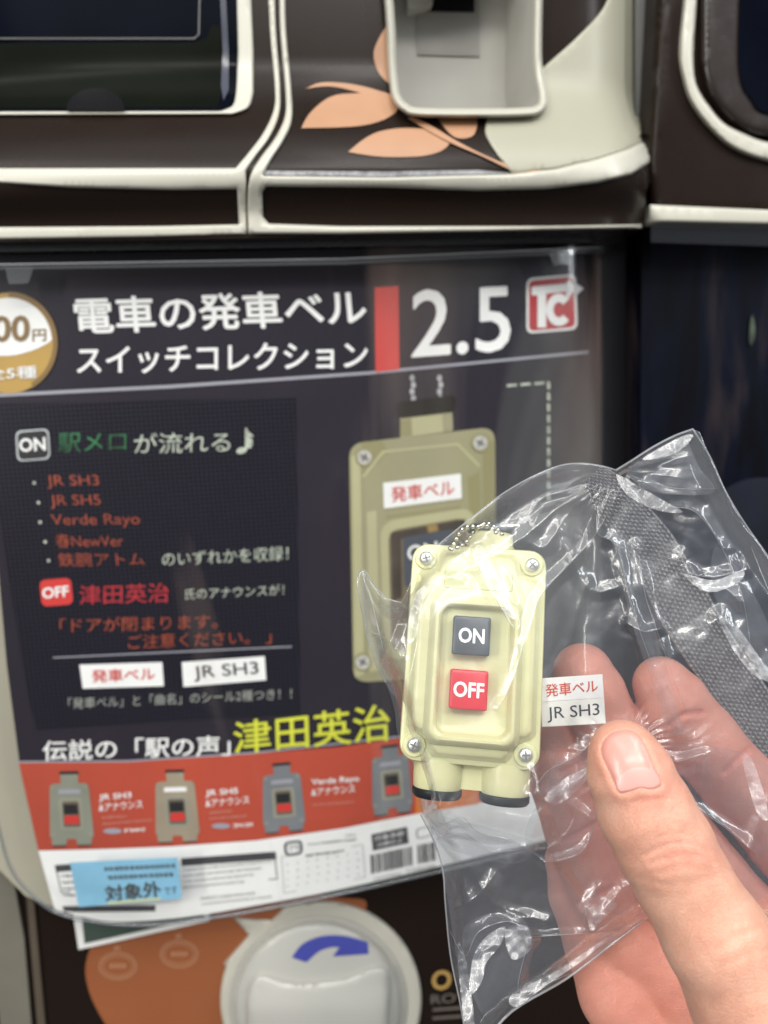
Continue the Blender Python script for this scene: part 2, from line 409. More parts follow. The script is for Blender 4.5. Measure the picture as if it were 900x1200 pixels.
# cream borders
LB = curve([(313, -60), (316, 30), (322, 100), (321, 128), (309, 155), (292, 178), (276, 197)], 6)
LB2 = curve([(320, -60), (323, 30), (328, 100), (327, 133), (316, 160), (300, 182), (288, 200)], 6)
sheet('left_border', LB+[(200, 197), (0, 197), (-230, 196), (-230, 212), (0, 214), (80, 219), (200, 222), (278, 221), (280, 263), (180, 265), (0, 266), (-230, 267), (-230, 281), (0, 280), (180, 277), (289, 274)]+LB2[::-1], house_s, .4, cream, mach, thick=1, pillow=(3, .8), step=8)
RBo = curve([(327, -60), (328, 30), (334, 100), (334, 135), (322, 162), (305, 185), (293, 207), (290, 240), (291, 274)], 6)
RBi = curve([(334, -60), (335, 30), (341, 100), (342, 140), (332, 165), (318, 187), (309, 204)], 6)
sheet('right_border', RBo+[(400, 274), (560, 271), (640, 269), (752, 267), (752, 263), (640, 265), (560, 265), (400, 265), (315, 262), (308, 254), (307, 224), (312, 218), (450, 219), (560, 223), (640, 221), (700, 214), (740, 204), (762, 190), (766, 170), (763, 160), (755, 166), (735, 175), (700, 186), (650, 198), (600, 204), (450, 208), (309, 206)]+RBi[::-1], house_s, .4, cream, mach, thick=1, pillow=(3.5, 1.4), step=8)
sheet('edge_gleam_strip', [(310, 200), (450, 201), (560, 199), (600, 203), (450, 207), (309, 205)], house_s, .5, mat('silver_gleam', (.25, .25, .26), .35, .5, 500), mach, thick=.5, step=8)  # pale strip painting the highlight along the lip edge
sw = [(716, -60), (752, -60), (752, 100), (759, 140), (763, 160), (755, 166), (735, 175), (700, 186), (650, 198), (600, 204)]+curve([(600, 203), (583, 182), (570, 160), (569, 148), (571, 137)], 5)[1:]+[(600, 136), (626, 133.5), (636, 126), (637, 108), (633, 88), (632.5, 82)]+curve([(640, 76), (680, 40), (712, 0), (720, -60)], 5)
sheet('swoosh_panel', sw, house_s, .45, greycream, mach, thick=.6, pillow=(4, .6), step=9)
def leaf(pts, n=6): sheet('leaf_print', curve(pts, n, True), house_s, .28, peach, mach, thick=.15, step=9)
sheet('leaf_print', curve([(358, 104), (375, 97), (400, 97), (425, 101), (450, 108), (465, 113)], 5)+curve([(465, 113), (466, 128), (452, 139), (430, 146), (400, 149), (353, 150)], 5)+curve([(353, 150), (362, 134), (378, 119), (395, 111), (423, 109)], 5)[1:]+curve([(423, 109), (400, 103), (380, 101), (358, 104)], 4)[1:-1], house_s, .3, peach, mach, thick=.15, step=8)
sheet('leaf_print', curve([(408, 178), (425, 164), (445, 154), (475, 150), (510, 153), (530, 163)], 5)+curve([(530, 163), (520, 175), (500, 182), (470, 184), (440, 183), (408, 178)], 5)[1:-1], house_s, .3, peach, mach, thick=.15, step=8)
sheet('leaf_print', curve([(453, 30), (444, 45), (438, 62), (442, 82), (452, 95)], 5)+[(456.5, 98), (455, 30)], house_s, .3, peach, mach, thick=.15, step=8)
sheet('leaf_print', curve([(484, 136), (510, 150), (535, 165), (560, 178), (590, 191), (614, 197), (633, 200)], 5)+curve([(632, 204), (612, 205), (594, 197), (565, 183), (530, 168), (500, 152), (478, 138)], 5), house_s, .75, peach, mach, thick=.15, step=8)
sheet('leaf_print', curve([(512, 134), (532, 136), (556, 134), (559, 146), (555, 158), (545, 162), (532, 160), (520, 148)], 5, True), house_s, .3, peach, mach, thick=.15, step=8)

# coin tray: a protruding scoop with an open front
def inset(poly, d):
    P = np.array(poly); t = np.roll(P, -1, 0)-np.roll(P, 1, 0); t /= np.linalg.norm(t, axis=1)[:, None]; n = np.stack([-t[:, 1], t[:, 0]], 1)
    q = P+n*d; ok = inside(P[:, 0]+n[:, 0]*.5, P[:, 1]+n[:, 1]*.5, poly)
    return np.where(ok[:, None], q, P-n*d)
TO = curve([(452, -120), (545, -120), (640, -120), (637, -60), (636, 0), (635, 60), (637, 88), (641, 108), (641, 124), (632, 134), (614, 137), (560, 138), (490, 137), (472, 131), (461, 119), (456, 98), (453, 40)], 5, True)
rings_ = [(0, -1), (0, 2), (1.5, 4.6), (4, 5.6), (7, 5.2), (9.5, 4), (11, 1)]
V = []; 
for d_, o_ in rings_:
    q = inset(TO, d_) if d_ else np.array(TO); V.append(onsurf_off(q[:, 0], q[:, 1], house_s, np.full(len(q), float(o_))))
def wall(a, dy, k):                           # the same outline further back, drawn in a little
    b = a.copy(); c = a.mean(0); b[:, 0] = c[0]+(a[:, 0]-c[0])*k; b[:, 2] = c[2]+(a[:, 2]-c[2])*k; b[:, 1] = a[:, 1].mean()+dy; return b
n = len(TO)
def lpx(name, rings, mt, parent, cap=False):
    Vv = np.concatenate(rings); Fc = [[i*n+j, i*n+(j+1) % n, (i+1)*n+(j+1) % n, (i+1)*n+j] for i in range(len(rings)-1) for j in range(n)]
    if cap: Fc.append([(len(rings)-1)*n+j for j in range(n)])
    return obj(name, Vv, Fc, mt, parent, True, sharp=60)
tray = lpx('coin_tray', V, cream, mach)
w1 = wall(V[-1], 6, .985); w2 = wall(V[-1], 40, .95)
trayw = lpx('tray_well', [V[-1], w1, w2], traygrey, tray, True)
yb = float(w2[:, 1].mean())-.6; yf = lambda q: (lambda x, z: q+0*x)
sheet('tray_recess_panel', [(486, -60), (560, -60), (562, 66), (489, 64)], yf(yb), .2, mat('tray_recess_plastic', (.28, .27, .25), .5), trayw, thick=.3)
sheet('coin_slot', [(484, -60), (556, -60), (556, 14), (500, 13), (484, 5)], yf(yb), .8, black, trayw, thick=.3)
sheet('slot_lip', [(478, -60), (509, -60), (507, 4), (482, 11), (478, 9)], yf(yb), 6, traygrey, trayw, thick=3)
# small moulding flashes / glints

# side wall between the machines
sheet('side_wall', [(745, -60), (780, -60), (776, 60), (764, 180), (757, 255), (745, 255)], flat(322), 0, mat('grey_side_metal', (.12, .12, .115), .35, .1), mach, thick=20)
# dark back body behind the poster
sheet('machine_body', [(-230, 262), (762, 262), (756, 900), (700, 970), (640, 980), (400, 1035), (230, 1066), (110, 1066), (45, 1045), (5, 980), (-60, 800), (-230, 700)], lambda x, z: poster_s(x, z)+6, 0, mat('dark_body_plastic', (.020, .019, .030), .4, .3, 12), mach, thick=40, step=20)
sheet('body_side_trim', [(-150, 560), (12, 560), (30, 760), (62, 1000), (75, 1068), (30, 1050), (-20, 1000), (-90, 900)], lambda x, z: poster_s(x, z)+4.5, 0, tan, mach, thick=1, step=14)
# lower panel
low = lambda x, z: 334+0*x
lowp = sheet('lower_panel', [(-230, 1010), (560, 985), (760, 960), (760, 1300), (-230, 1300)], low, 9, brown, mach, thick=10, step=30)
low2 = lambda x, z: 325+0*x
sheet('side_rail', [(-30, 1000), (12, 1010), (28, 1100), (45, 1300), (10, 1300), (-5, 1150)], low2, 2, mat('rail_grey_metal', (.16, .15, .12), .4), mach, thick=3)
sheet('side_rail', [(30, 1040), (38, 1040), (62, 1300), (52, 1300)], low2, 1.5, mat('rail_brown_metal', (.09, .07, .05), .4), mach, thick=3)
sheet('side_rail', [(-230, 1000), (-30, 1000), (-5, 1150), (10, 1300), (-230, 1300)], low2, 1.0, black, mach, thick=3)
sheet('orange_circle', curve([(100, 1140), (108, 1105), (125, 1080), (180, 1060), (260, 1050), (330, 1045), (400, 1052), (430, 1060), (400, 1110), (330, 1180), (250, 1220), (200, 1225), (140, 1215), (112, 1180)], 4, True), low2, .3, orangep, lowp, thick=.1, step=25)
for cx, cy in ((138, 1132), (210, 1118)):
    ring('round_mark', ell(cx, cy, 22, 16), ell(cx, cy, 20.5, 14.5), low2, .45, orange2, lowp)
    ring('round_mark', ell(cx, cy, 18, 12), ell(cx, cy, 17, 11), low2, .45, orange2, lowp)
    for dx in (-9, -4, 1, 6): sheet('round_mark', [(cx+dx, cy-2), (cx+dx+3, cy-3), (cx+dx+3, cy+2), (cx+dx, cy+3)], low2, .45, orange2, lowp, thick=.05)
    sheet('round_mark', [(cx-5, cy-24), (cx-1, cy-22), (cx+3, cy-25), (cx+1, cy-21), (cx+4, cy-17), (cx-1, cy-20), (cx-5, cy-16), (cx-3, cy-21)], low2, .45, orange2, lowp, thick=.05)
# dial
base = sheet('dial_base', [(274, 1076), (318, 1079), (330, 1068)]+ell(376, 1172, 118, 116, 50, -112, 200)+[(262, 1130), (292, 1096)], low2, 1.0, cream, lowp, thick=2, pillow=(5, 1.5), step=12)
def dome(px, py):
    d = np.hypot((px-372)/98., (py-1180)/100.)
    return 4+7*np.sqrt(np.clip(1-d**2, 0, 1))
def handle(px, py):
    d = np.hypot((px-372)/98., (py-1180)/100.)
    return 4+7*np.sqrt(np.clip(1-d**2, 0, 1))+3
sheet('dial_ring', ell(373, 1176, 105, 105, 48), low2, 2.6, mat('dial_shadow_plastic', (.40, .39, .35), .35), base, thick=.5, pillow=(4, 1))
dm = sheet('dial', ell(372, 1180, 98, 100, 48), low2, dome, knobw, base, thick=2, step=7, pillow=(5, 1))
def ha(px, py): return dome(px, py)+1+3*sst(1140, 1190, py)
hd = sheet('dial_handle', curve([(300, 1142), (340, 1150), (400, 1146), (445, 1132), (458, 1160), (430, 1300), (310, 1300), (288, 1190)], 5, True), low2, ha, knobw, base, thick=3, step=7, pillow=(10, 3))
arr = curve([(342, 1122), (355, 1106), (378, 1097), (404, 1097), (431, 1104)], 5)+[(432, 1118), (390, 1121), (398, 1110)]+curve([(389, 1110), (374, 1115), (359, 1128)], 4)
sheet('arrow_print', arr, low2, lambda x, y: dome(x, y)+1.25, bluep, dm, thick=.1, step=5)
gold = mat('gold_lettering', (.48, .30, .09), .4)
text('gold_letter', 'O', [(506, 1138), (529, 1136), (529, 1159), (506, 1161)], low2, .3, gold, lowp, .04)
text('small_lettering', 'ROY', tq(505, 548, 1166, 11, -.08), low2, .3, mat('faint_lettering', (.14, .12, .10), .5), lowp, .02)
for y in (1182, 1192): sheet('small_lettering', [(507, y), (548, y-3), (548, y), (507, y+3)], low2, .3, mat('faint_lettering', (0, 0, 0)), lowp, thick=.05)

# ------------------------------------------------------------------ card behind the cover
card = thing('price_card', 'white framed dark green card stuck below the poster cover', 'card', tuple(W(165, 1110, 300)))
cf = lambda x, z: 321+0*x
sheet('card_frame', [(84, 1060), (243, 1050), (246, 1079), (92, 1113)], cf, 0, pwhite, card, thick=.5)
sheet('card_face', [(94, 1060), (236, 1052), (239, 1075), (99, 1106)], cf, .2, dgreen, card, thick=.1)

# ------------------------------------------------------------------ the poster
post = thing('poster', 'curved navy poster for train departure bell switch toys with red and white foot', 'poster', tuple(W(300, 1075, 300)))
ps = poster_s
PL = [(-60, 300), (690, 288), (688, 470), (686, 700), (680, 940), (660, 975)]+curve([(640, 985), (520, 1014), (400, 1042), (300, 1061), (230, 1073), (170, 1079), (120, 1079), (64, 1066)], 4)+[(45, 997), (23, 896), (8, 780), (-8, 600), (-30, 450)]
pb = sheet('poster_sheet', PL, ps, 0, navy, post, thick=.4, step=12)
sheet('header_print', [(-60, 302), (690, 290), (690, 412), (430, 436), (200, 452), (0, 462), (-60, 464)], ps, .12, navy2, post, thick=.05, step=12)
sheet('header_rule', [(-60, 463), (0, 461), (200, 451), (430, 435.5), (690, 411), (690, 414), (430, 439), (200, 455), (0, 465), (-60, 467)], ps, .3, pgrey, post, thick=.05, step=12)
LEDP = [(-20, 474), (347, 466), (349, 600), (352, 836), (200, 846), (42, 856), (28, 790), (5, 640)]
sheet('led_board_print', LEDP, ps, .2, ledboard, post, thick=.05, step=12)
# price badge
bd = sheet('price_badge', ell(10, 402, 57, 59, 48), ps, .45, pgold, post, thick=.1, step=10)
sheet('badge_ring', ell(10, 402, 57.5, 60, 60, -90, 60)+ell(10, 402, 52, 54, 60, -90, 60)[::-1], ps, .62, pgoldd, bd, thick=.05, step=8)
sheet('badge_white', ell(10, 402, 51, 53, 40, -180, -4)+curve([(60, 400), (40, 410), (10, 417), (-41, 415)], 4)[1:-1], ps, .62, pwhite, bd, thick=.05, step=8)
text('badge_text', '00', tq(-9, 35, 370, 31, -.02), ps, .85, pgoldd, bd, .045)
text('badge_text', '円', tq(38, 54, 386, 14, -.03), ps, .85, pgoldd, bd, .02)
text('badge_text', '全5種', tq(-18, 43, 431, 15, -.05), ps, .85, pwhite, bd, .025)
# title
text('title_text', '電車の発車ベル', tq(85, 427, 349, 43, -.032, 4), ps, .4, pwhite, post, .035)
text('title_text', 'スイッチコレクション', tq(90, 431, 406, 33, -.02), ps, .4, pwhite, post, .03)
sheet('red_bar', [(439, 337), (467, 335), (468, 433), (440, 436)], ps, .4, pred, post, thick=.05)
text('number_text', '2.5', [(483, 340), (598, 334), (599, 411), (482, 420)], ps, .5, pwhite, post, .018)
# emblem
em = sheet('emblem', rrect([(617, 326), (675, 321), (677, 386), (617, 391)], 8), ps, .3, pwhite, post, thick=.05)
sheet('emblem_red', rrect([(620, 329), (672, 324), (674, 383), (620, 388)], 6), ps, .5, mat('emblem_red_print', (.40, .015, .025), .5), em, thick=.05)
sheet('emblem_arrow', [(673, 331), (684, 338), (674, 347)], ps, .45, pwhite, em, thick=.05)
sheet('emblem_letter', [(623, 336), (667, 332), (666, 327), (675, 337), (668, 347), (667, 341), (640, 344), (640, 384), (630, 384), (630, 346), (623, 346)], ps, .7, pwhite, em, thick=.05)
cc = [(655+15*math.cos(math.radians(a)), 363+19*math.sin(math.radians(a))) for a in range(40, 321, 14)]
ci = [(655+6.5*math.cos(math.radians(a)), 363+9*math.sin(math.radians(a))) for a in range(320, 39, -14)]
sheet('emblem_letter', cc+ci, ps, .9, pwhite, em, thick=.05)
# led board writing
bt = sheet('on_badge', rrect([(18, 505), (57, 502), (59, 538), (20, 541)], 7), ps, .4, mat('badge_rim_print', (.45, .48, .48), .5), post, thick=.05)
sheet('badge_face', rrect([(20, 507), (55, 504), (57, 536), (22, 539)], 6), ps, .55, pblack, bt, thick=.05)
text('badge_letters', 'ON', [(22, 514), (53, 512), (54, 528), (23, 530)], ps, .75, pwhite, bt, .05)
text('led_text', '駅メロ', tq(68, 148, 508, 23, -.03), ps, .4, ledgreen, post, .005)
text('led_text', 'が流れる', tq(157, 270, 508, 24, -.02), ps, .4, ledwhite, post, .005)
text('led_text', '♪', tq(277, 299, 502, 30, -.02), ps, .4, ledwhite, post, .005)
for i, (s, x0, x1, y) in enumerate([('JR SH3', 54, 115, 557), ('JR SH5', 58, 117, 580), ('Verde Rayo', 59, 163, 603), ('春NewVer', 64, 143, 626), ('鉄腕アトム', 67, 168, 648)]):
    text('led_text', s, tq(x0, x1, y, 16, -.01, 2), ps, .4, ledred, post, 0)
    sheet('bullet_dot', ell(x0-14+i*1.0, y+9, 2, 2, 8), ps, .4, ledwhite, post, thick=.05)
text('led_text', 'のいずれかを収録！', tq(190, 338, 647, 17, -.05), ps, .4, ledwhite, post, .005)
ob = sheet('off_badge', rrect([(46, 680), (83, 677), (86, 708), (49, 711)], 7), ps, .4, pred, post, thick=.05)
text('badge_letters', 'OFF', [(49, 689), (80, 686), (81, 699), (50, 702)], ps, .6, pwhite, ob, .05)
text('led_text', '津田英治', tq(93, 198, 686, 23, -.03), ps, .4, ledcrim, post, .015)
text('led_text', '氏のアナウンスが！', tq(217, 333, 690, 13, -.05), ps, .4, ledwhite, post, .0)
text('led_text', '「ドアが閉まります。', tq(70, 255, 725, 17, -.03), ps, .4, ledred, post, .005)
text('led_text', 'ご注意ください。 」', tq(150, 318, 744, 17, -.04), ps, .4, ledred, post, .005)
sheet('thin_rule', [(62, 770), (342, 757), (342, 758.5), (62, 771.5)], ps, .4, pgrey, post, thick=.05)
la = sheet('name_label', [(93, 779), (190, 776), (192, 804), (97, 807)], ps, .4, pwhite, post, thick=.05)
text('label_text', '発車ベル', [(107, 785), (181, 782), (182, 797), (108, 800)], ps, .6, pred, la, .02)
lb = sheet('name_label', [(213, 776), (310, 769), (312, 797), (215, 805)], ps, .4, pwhite, post, thick=.05)
text('label_text', 'JR SH3', [(226, 781), (302, 775), (304, 794), (228, 799)], ps, .6, pblack, lb, .01)
text('led_text', '「発車ベル」と「曲名」のシール2種つき！！', tq(80, 342, 818, 13, -.045), ps, .4, mat('led_dim_print', (.32, .34, .30), .5), post, .0)
text('heading_text', '伝説の「駅の声」', tq(50, 270, 868, 24, -.03), ps, .4, pwhite, post, .025)
text('heading_text', '津田英治', [(273, 846), (456, 824), (458, 868), (274, 884)], ps, .4, pyellow, post, .02)
# red band and white foot
sheet('red_band', [(22, 894), (150, 893), (300, 883), (400, 875), (490, 862), (600, 845), (670, 830), (664, 886), (650, 920), (600, 934), (487, 954), (400, 971), (300, 985), (200, 992), (124, 995), (45, 997)], ps, .25, pband, post, thick=.05, step=12)
sheet('band_rule', [(21, 892), (150, 891), (300, 881), (490, 860), (490, 862), (300, 883), (150, 893), (22, 894)], ps, .35, pgrey, post, thick=.05, step=12)
sheet('white_foot', [(45, 997), (124, 995), (200, 992), (300, 985), (400, 971), (487, 954), (600, 934), (664, 920), (662, 940), (658, 975)]+curve([(640, 985), (520, 1014), (400, 1042), (300, 1061), (230, 1073), (170, 1079), (120, 1079), (64, 1066)], 4), ps, .25, pwhite, post, thick=.05, step=12)
sheet('orange_patch', [(486, 864), (560, 850), (560, 942), (487, 954)], ps, .32, mat('orange_band_print', (.62, .17, .03), .5), post, thick=.05)

def mini(x, y, wd, h, body, sl):
    def q(a, b): return (x+a*wd+b*h*.04, y+b*h+a*wd*sl)
    g = sheet('small_switch_print', rrect([q(-.42, -.34), q(.42, -.34), q(.5, .40), q(-.46, .40)], wd*.1), ps, .45, body, post, thick=.05)
    sheet('neck_print', [q(-.18, -.46), q(.2, -.46), q(.2, -.33), q(-.18, -.33)], ps, .45, body, g, thick=.05)
    sheet('cap_print', [q(-.2, -.50), q(.21, -.50), q(.21, -.46), q(-.2, -.46)], ps, .5, pblack, g, thick=.05)
    for a in (-.26, .28):
        sheet('foot_print', [q(a-.17, .40), q(a+.17, .40), q(a+.15, .48), q(a-.15, .48)], ps, .45, body, g, thick=.05)
        sheet('foot_shadow_print', [q(a-.15, .48), q(a+.15, .48), q(a+.14, .50), q(a-.14, .50)], ps, .45, pblack, g, thick=.05)
    sheet('frame_print', rrect([q(-.24, -.14), q(.26, -.14), q(.29, .28), q(-.22, .28)], wd*.06), ps, .6, mgrey3, g, thick=.05)
    sheet('recess_print', rrect([q(-.17, -.10), q(.19, -.10), q(.22, .24), q(-.15, .24)], wd*.04), ps, .7, mat('recess_print', (.12, .10, .07), .5), g, thick=.05)
    sheet('on_button_print', [q(-.14, -.06), q(.16, -.06), q(.17, .07), q(-.13, .07)], ps, .82, pblack, g, thick=.05)
    sheet('off_button_print', [q(-.13, .09), q(.18, .09), q(.19, .2), q(-.12, .2)], ps, .82, pred, g, thick=.05)
    sheet('label_print', [q(-.24, -.26), q(.24, -.26), q(.25, -.2), q(-.24, -.2)], ps, .6, pgrey if body is not mgrey1 else pwhite, g, thick=.05)
    for a, b in ((-.36, -.29), (.36, -.29), (-.38, .34), (.42, .34)):
        sheet('screw_print', [q(a-.03, b-.02), q(a+.03, b-.02), q(a+.03, b+.02), q(a-.03, b+.02)], ps, .6, mgrey3, g, thick=.05)
mini(82, 948, 54, 88, mgrey, -.02); mini(206, 945, 54, 86, mgrey1, -.03)
mini(331, 935, 52, 82, mgrey2, -.09); mini(458, 914, 50, 82, mgrey2, -.12)
for s, x0, x1, y in (('JR SH3', 116, 154, 931), ('JR SH5', 241, 279, 926), ('Verde Rayo', 365, 421, 913)):
    text('caption_text', s, tq(x0, x1, y, 9, -.08), ps, .45, pwhite, post, .03)
    text('caption_text', '&アナウンス', tq(x0, x0+51, y+11, 9, -.09), ps, .45, pwhite, post, .02)
pdim = mat('pale_pink_print', (.55, .25, .2), .5)
def marks(name, x0, x1, y, sl, h, mt, gap=2.0, wmin=2, wmax=5, off=.5):
    """row of print too small to read: short strokes, joined"""
    V = []; Fc = []; x = x0
    while x < x1:
        wd = h*random.uniform(.7, 1.1) if wmax > 3.5 or gap < 3 else wmin; yy = y+(x-x0)*sl; tk = h*.17
        st_ = [(0, random.choice((.1, .3)), wd, 0)]+[(0, random.choice((.5, .75)), wd*random.uniform(.6, 1), 0), (wd*random.choice((.2, .5, .75)), .05, 0, h*random.uniform(.6, .95))]
        if random.random() < .6: st_.append((wd*random.choice((0, .85)), .2, 0, h*.7))
        for (a, b, l, v_) in st_:
            X0 = x+a; Y0 = yy+b*h; X1 = X0+(l or tk); Y1 = Y0+(v_ or tk)
            V += [(X0, Y0), (X1, Y0), (X1, Y1), (X0, Y1)]; n = len(V); Fc.append([n-4, n-3, n-2, n-1])
        x += wd+h*.18+(gap if gap > 5 else 0)
    V = np.array(V); o = obj(name, onsurf_off(V[:, 0], V[:, 1], ps, np.full(len(V), off)), Fc, mt, post); o['kind'] = 'stuff'; return o
for x0, x1, y in ((120, 146, 957), (120, 178, 964), (245, 270, 951), (245, 290, 958), (366, 415, 942)): marks('fine_print', x0, x1, y, -.08, 3, pdim)
for x0, y in ((118, 975), (245, 969)):
    sheet('oval_mark', ell(x0+14, y-1, 11, 3.2, 20), ps, .5, pgrey, post, thick=.05)
    marks('fine_print', x0+28, x0+52, y-4, -.06, 5, pwhite, 1.5, 1.5, 3)
# big switch printed on the poster
def bigsw():
    g = sheet('switch_print', rrect([(409, 520), (580, 500), (582, 790), (414, 800)], 16), ps, .45, polive, post, thick=.05)
    sheet('side_tone_print', [(412, 535), (422, 530), (427, 790), (416, 794)], ps, .6, polive2, g, thick=.05)
    sheet('side_tone_print', [(566, 522), (579, 515), (580, 700), (568, 700)], ps, .6, polive3, g, thick=.05)
    sheet('corner_tone_print', [(424, 518), (447, 516), (456, 531), (425, 560)], ps, .6, polive3, g, thick=.05)
    sheet('face_print', [(450, 531), (536, 522), (562, 548), (566, 780), (430, 792), (426, 560)], ps, .6, polive, g, thick=.05)
    sheet('edge_light_print', [(448, 528), (537, 519), (563, 545), (561, 548), (536, 522), (450, 531), (427, 560), (424, 558)], ps, .7, polive2, g, thick=.05)
    sheet('neck_print', [(469, 485), (529, 477), (530, 505), (469, 513)], ps, .5, polive2, g, thick=.05)
    sheet('cap_print', [(467, 471), (530, 463), (534, 468), (533, 479), (529, 483), (470, 490), (466, 486), (465, 475)], ps, .75, mat('cap_black_print', (.004, .004, .004), .6, spec=.1), g, thick=.05)
    sheet('neck_shade_print', [(469, 492), (482, 490), (483, 510), (469, 512)], ps, .62, polive3, g, thick=.05)
    sheet('neck_shade_print', [(518, 485), (530, 484), (531, 504), (520, 506)], ps, .62, polive, g, thick=.05)
    sheet('face_shade_print', [(430, 600), (441, 598), (446, 785), (433, 787)], ps, .66, polive2, g, thick=.05)
    sheet('face_shade_print', [(548, 560), (562, 552), (565, 700), (556, 700)], ps, .66, polive3, g, thick=.05)
    sheet('face_shade_print', [(452, 604), (540, 592), (540, 596), (452, 608)], ps, .66, polive3, g, thick=.05)
    sheet('label_shadow_print', [(450, 596), (541, 584), (543, 586), (452, 599)], ps, .66, polive3, g, thick=.05)
    sheet('recess_shade_print', [(458, 624), (545, 608), (545, 620), (470, 632), (471, 700), (460, 705)], ps, .95, mat('deep_recess_print', (.05, .04, .03), .5, .4, 60), g, thick=.05)
    sheet('recess_glint_print', [(500, 616), (512, 614), (514, 622), (502, 624)], ps, .98, mat('amber_print', (.26, .17, .06), .5, .4, 60), g, thick=.05)
    for (x, y) in ((427, 536), (563, 519), (425, 776)):
        s = sheet('screw_print', ell(x, y, 11, 11, 20), ps, .8, polive3, g, thick=.05)
        sheet('screw_print', ell(x, y, 8.5, 8.5, 20), ps, .9, mat('screw_silver_print', (.45, .44, .40), .4, .2, 300), g, thick=.05)
        for a in (30, 120):
            c, sn = math.cos(math.radians(a)), math.sin(math.radians(a))
            sheet('cross_print', [(x-5*c+1.1*sn, y-5*sn-1.1*c), (x+5*c+1.1*sn, y+5*sn-1.1*c), (x+5*c-1.1*sn, y+5*sn+1.1*c), (x-5*c-1.1*sn, y-5*sn+1.1*c)], ps, 1.0, mat('screw_cross_print', (.10, .10, .09), .4), g, thick=.05)
    l = sheet('label_print', [(449, 566), (540, 555), (541, 584), (450, 596)], ps, .8, pwhite, g, thick=.05)
    text('label_lettering', '発車ベル', [(458, 571), (532, 562), (533, 580), (459, 589)], ps, .95, pred, g, .02)
    sheet('frame_print', rrect([(445, 612), (556, 594), (562, 760), (450, 775)], 18), ps, .8, polive2, g, thick=.05)
    sheet('recess_print', rrect([(455, 622), (546, 606), (552, 750), (459, 764)], 12), ps, .9, mat('brown_recess_print', (.16, .13, .08), .5, .3, 30), g, thick=.05)
    sheet('button_print', rrect([(472, 630), (530, 620), (532, 680), (474, 688)], 4), ps, 1.0, mat('slate_print', (.06, .07, .09), .5), g, thick=.05)
    text('button_lettering', 'ON', [(477, 640), (512, 634), (513, 652), (478, 658)], ps, 1.1, pwhite, g, .03)
    for k in range(4):
        for x0 in (483, 515):
            sheet('chain_print', ell(x0+(k % 2)*1.5, 443+k*8, 3, 4, 12), ps, .6, mat('chain_print', (.35, .35, .36), .3, .4, 300), g, thick=.05)
bigsw()
for i in range(3): sheet('dash_print', [(594+i*16, 450.5-i*1.2), (606+i*16, 449.5-i*1.2), (606+i*16, 452.5-i*1.2), (594+i*16, 453.5-i*1.2)], ps, .4, ledwhite, post, thick=.05)
for i in range(11): sheet('dash_print', [(641.2, 447+i*13), (644.4, 447+i*13), (644.6, 456+i*13), (641.5, 456+i*13)], ps, .4, ledwhite, post, thick=.05)
# foot: boxes, barcode, marks
dk = mat('dark_grey_print', (.05, .05, .055), .5)
gp = mat('mid_grey_print', (.30, .30, .29), .5)
def outline(name, q, wd, mt, off=.4, r=3):
    o = rrect(q, r); c = np.mean(np.array(o), 0); i = [tuple(c+(np.array(p)-c)*(1-wd/np.linalg.norm(np.array(p)-c))) for p in o]
    ring(name, o, i, ps, off, mt, post)
for q in ([(64, 1014), (140, 1011), (148, 1066), (74, 1064)],): pass
def box_lines(name, q, wd, mt, off=.4):
    q = [np.array(p, float) for p in q]
    V = []; Fc = []
    for i in range(4):
        a, b = q[i], q[(i+1) % 4]; n = np.array([-(b-a)[1], (b-a)[0]]); n = n/np.linalg.norm(n)*wd/2
        V += [a-n, b-n, b+n, a+n]; k = len(V); Fc.append([k-4, k-3, k-2, k-1])
    V = np.array(V); return obj(name, onsurf_off(V[:, 0], V[:, 1], ps, np.full(len(V), off)), Fc, mt, post)
box_lines('box_outline', [(65, 1016), (322, 1004), (325, 1030), (72, 1046)], 1.2, dk)
sheet('box_heading', [(64, 1014), (90, 1012), (91, 1020), (66, 1022)], ps, .45, dk, post, thick=.05)
sheet('box_heading', [(212, 1006), (323, 998), (324, 1007), (213, 1015)], ps, .45, dk, post, thick=.05)
sheet('box_heading', [(73, 1062), (182, 1061), (182, 1068), (90, 1069), (75, 1068)], ps, .45, dk, post, thick=.05)
for k in range(4):
    marks('fine_print', 71+k, 88, 1025+k*7.5, -.03, 3.5, dk, 2); marks('fine_print', 214, 316-10*k, 1018+k*7.2-(.4*k), -.1, 3.3, gp, 2)
marks('fine_print', 234, 300, 1051, -.1, 4, gp, 1.5); marks('fine_print', 236, 318, 1058, -.11, 3, gp, 2)
box_lines('table_outline', [(330, 1004), (425, 990), (428, 1028), (333, 1047)], .8, gp)
for k in range(4): marks('fine_print', 336, 420, 1012+k*8.5, -.17, 2.6, gp, 9, 1.5, 4)
marks('fine_print', 358, 402, 1001, -.13, 3.5, dk, 3)
# recycling mark
outline('recycle_mark', [(332, 987), (354, 984), (355, 1001), (334, 1004)], 3, dk, r=6)
text('recycle_text', 'プラ', [(337, 991), (350, 989), (351, 996), (338, 998)], ps, .5, dk, post, .01)
for x in (361, 380): marks('fine_print', x, x+36, 988-(x-361)*.1, -.12, 3, gp, 2)
marks('fine_print', 405, 416, 978, -.1, 3, gp, 1); marks('fine_print', 405, 416, 984, -.1, 3, gp, 1)
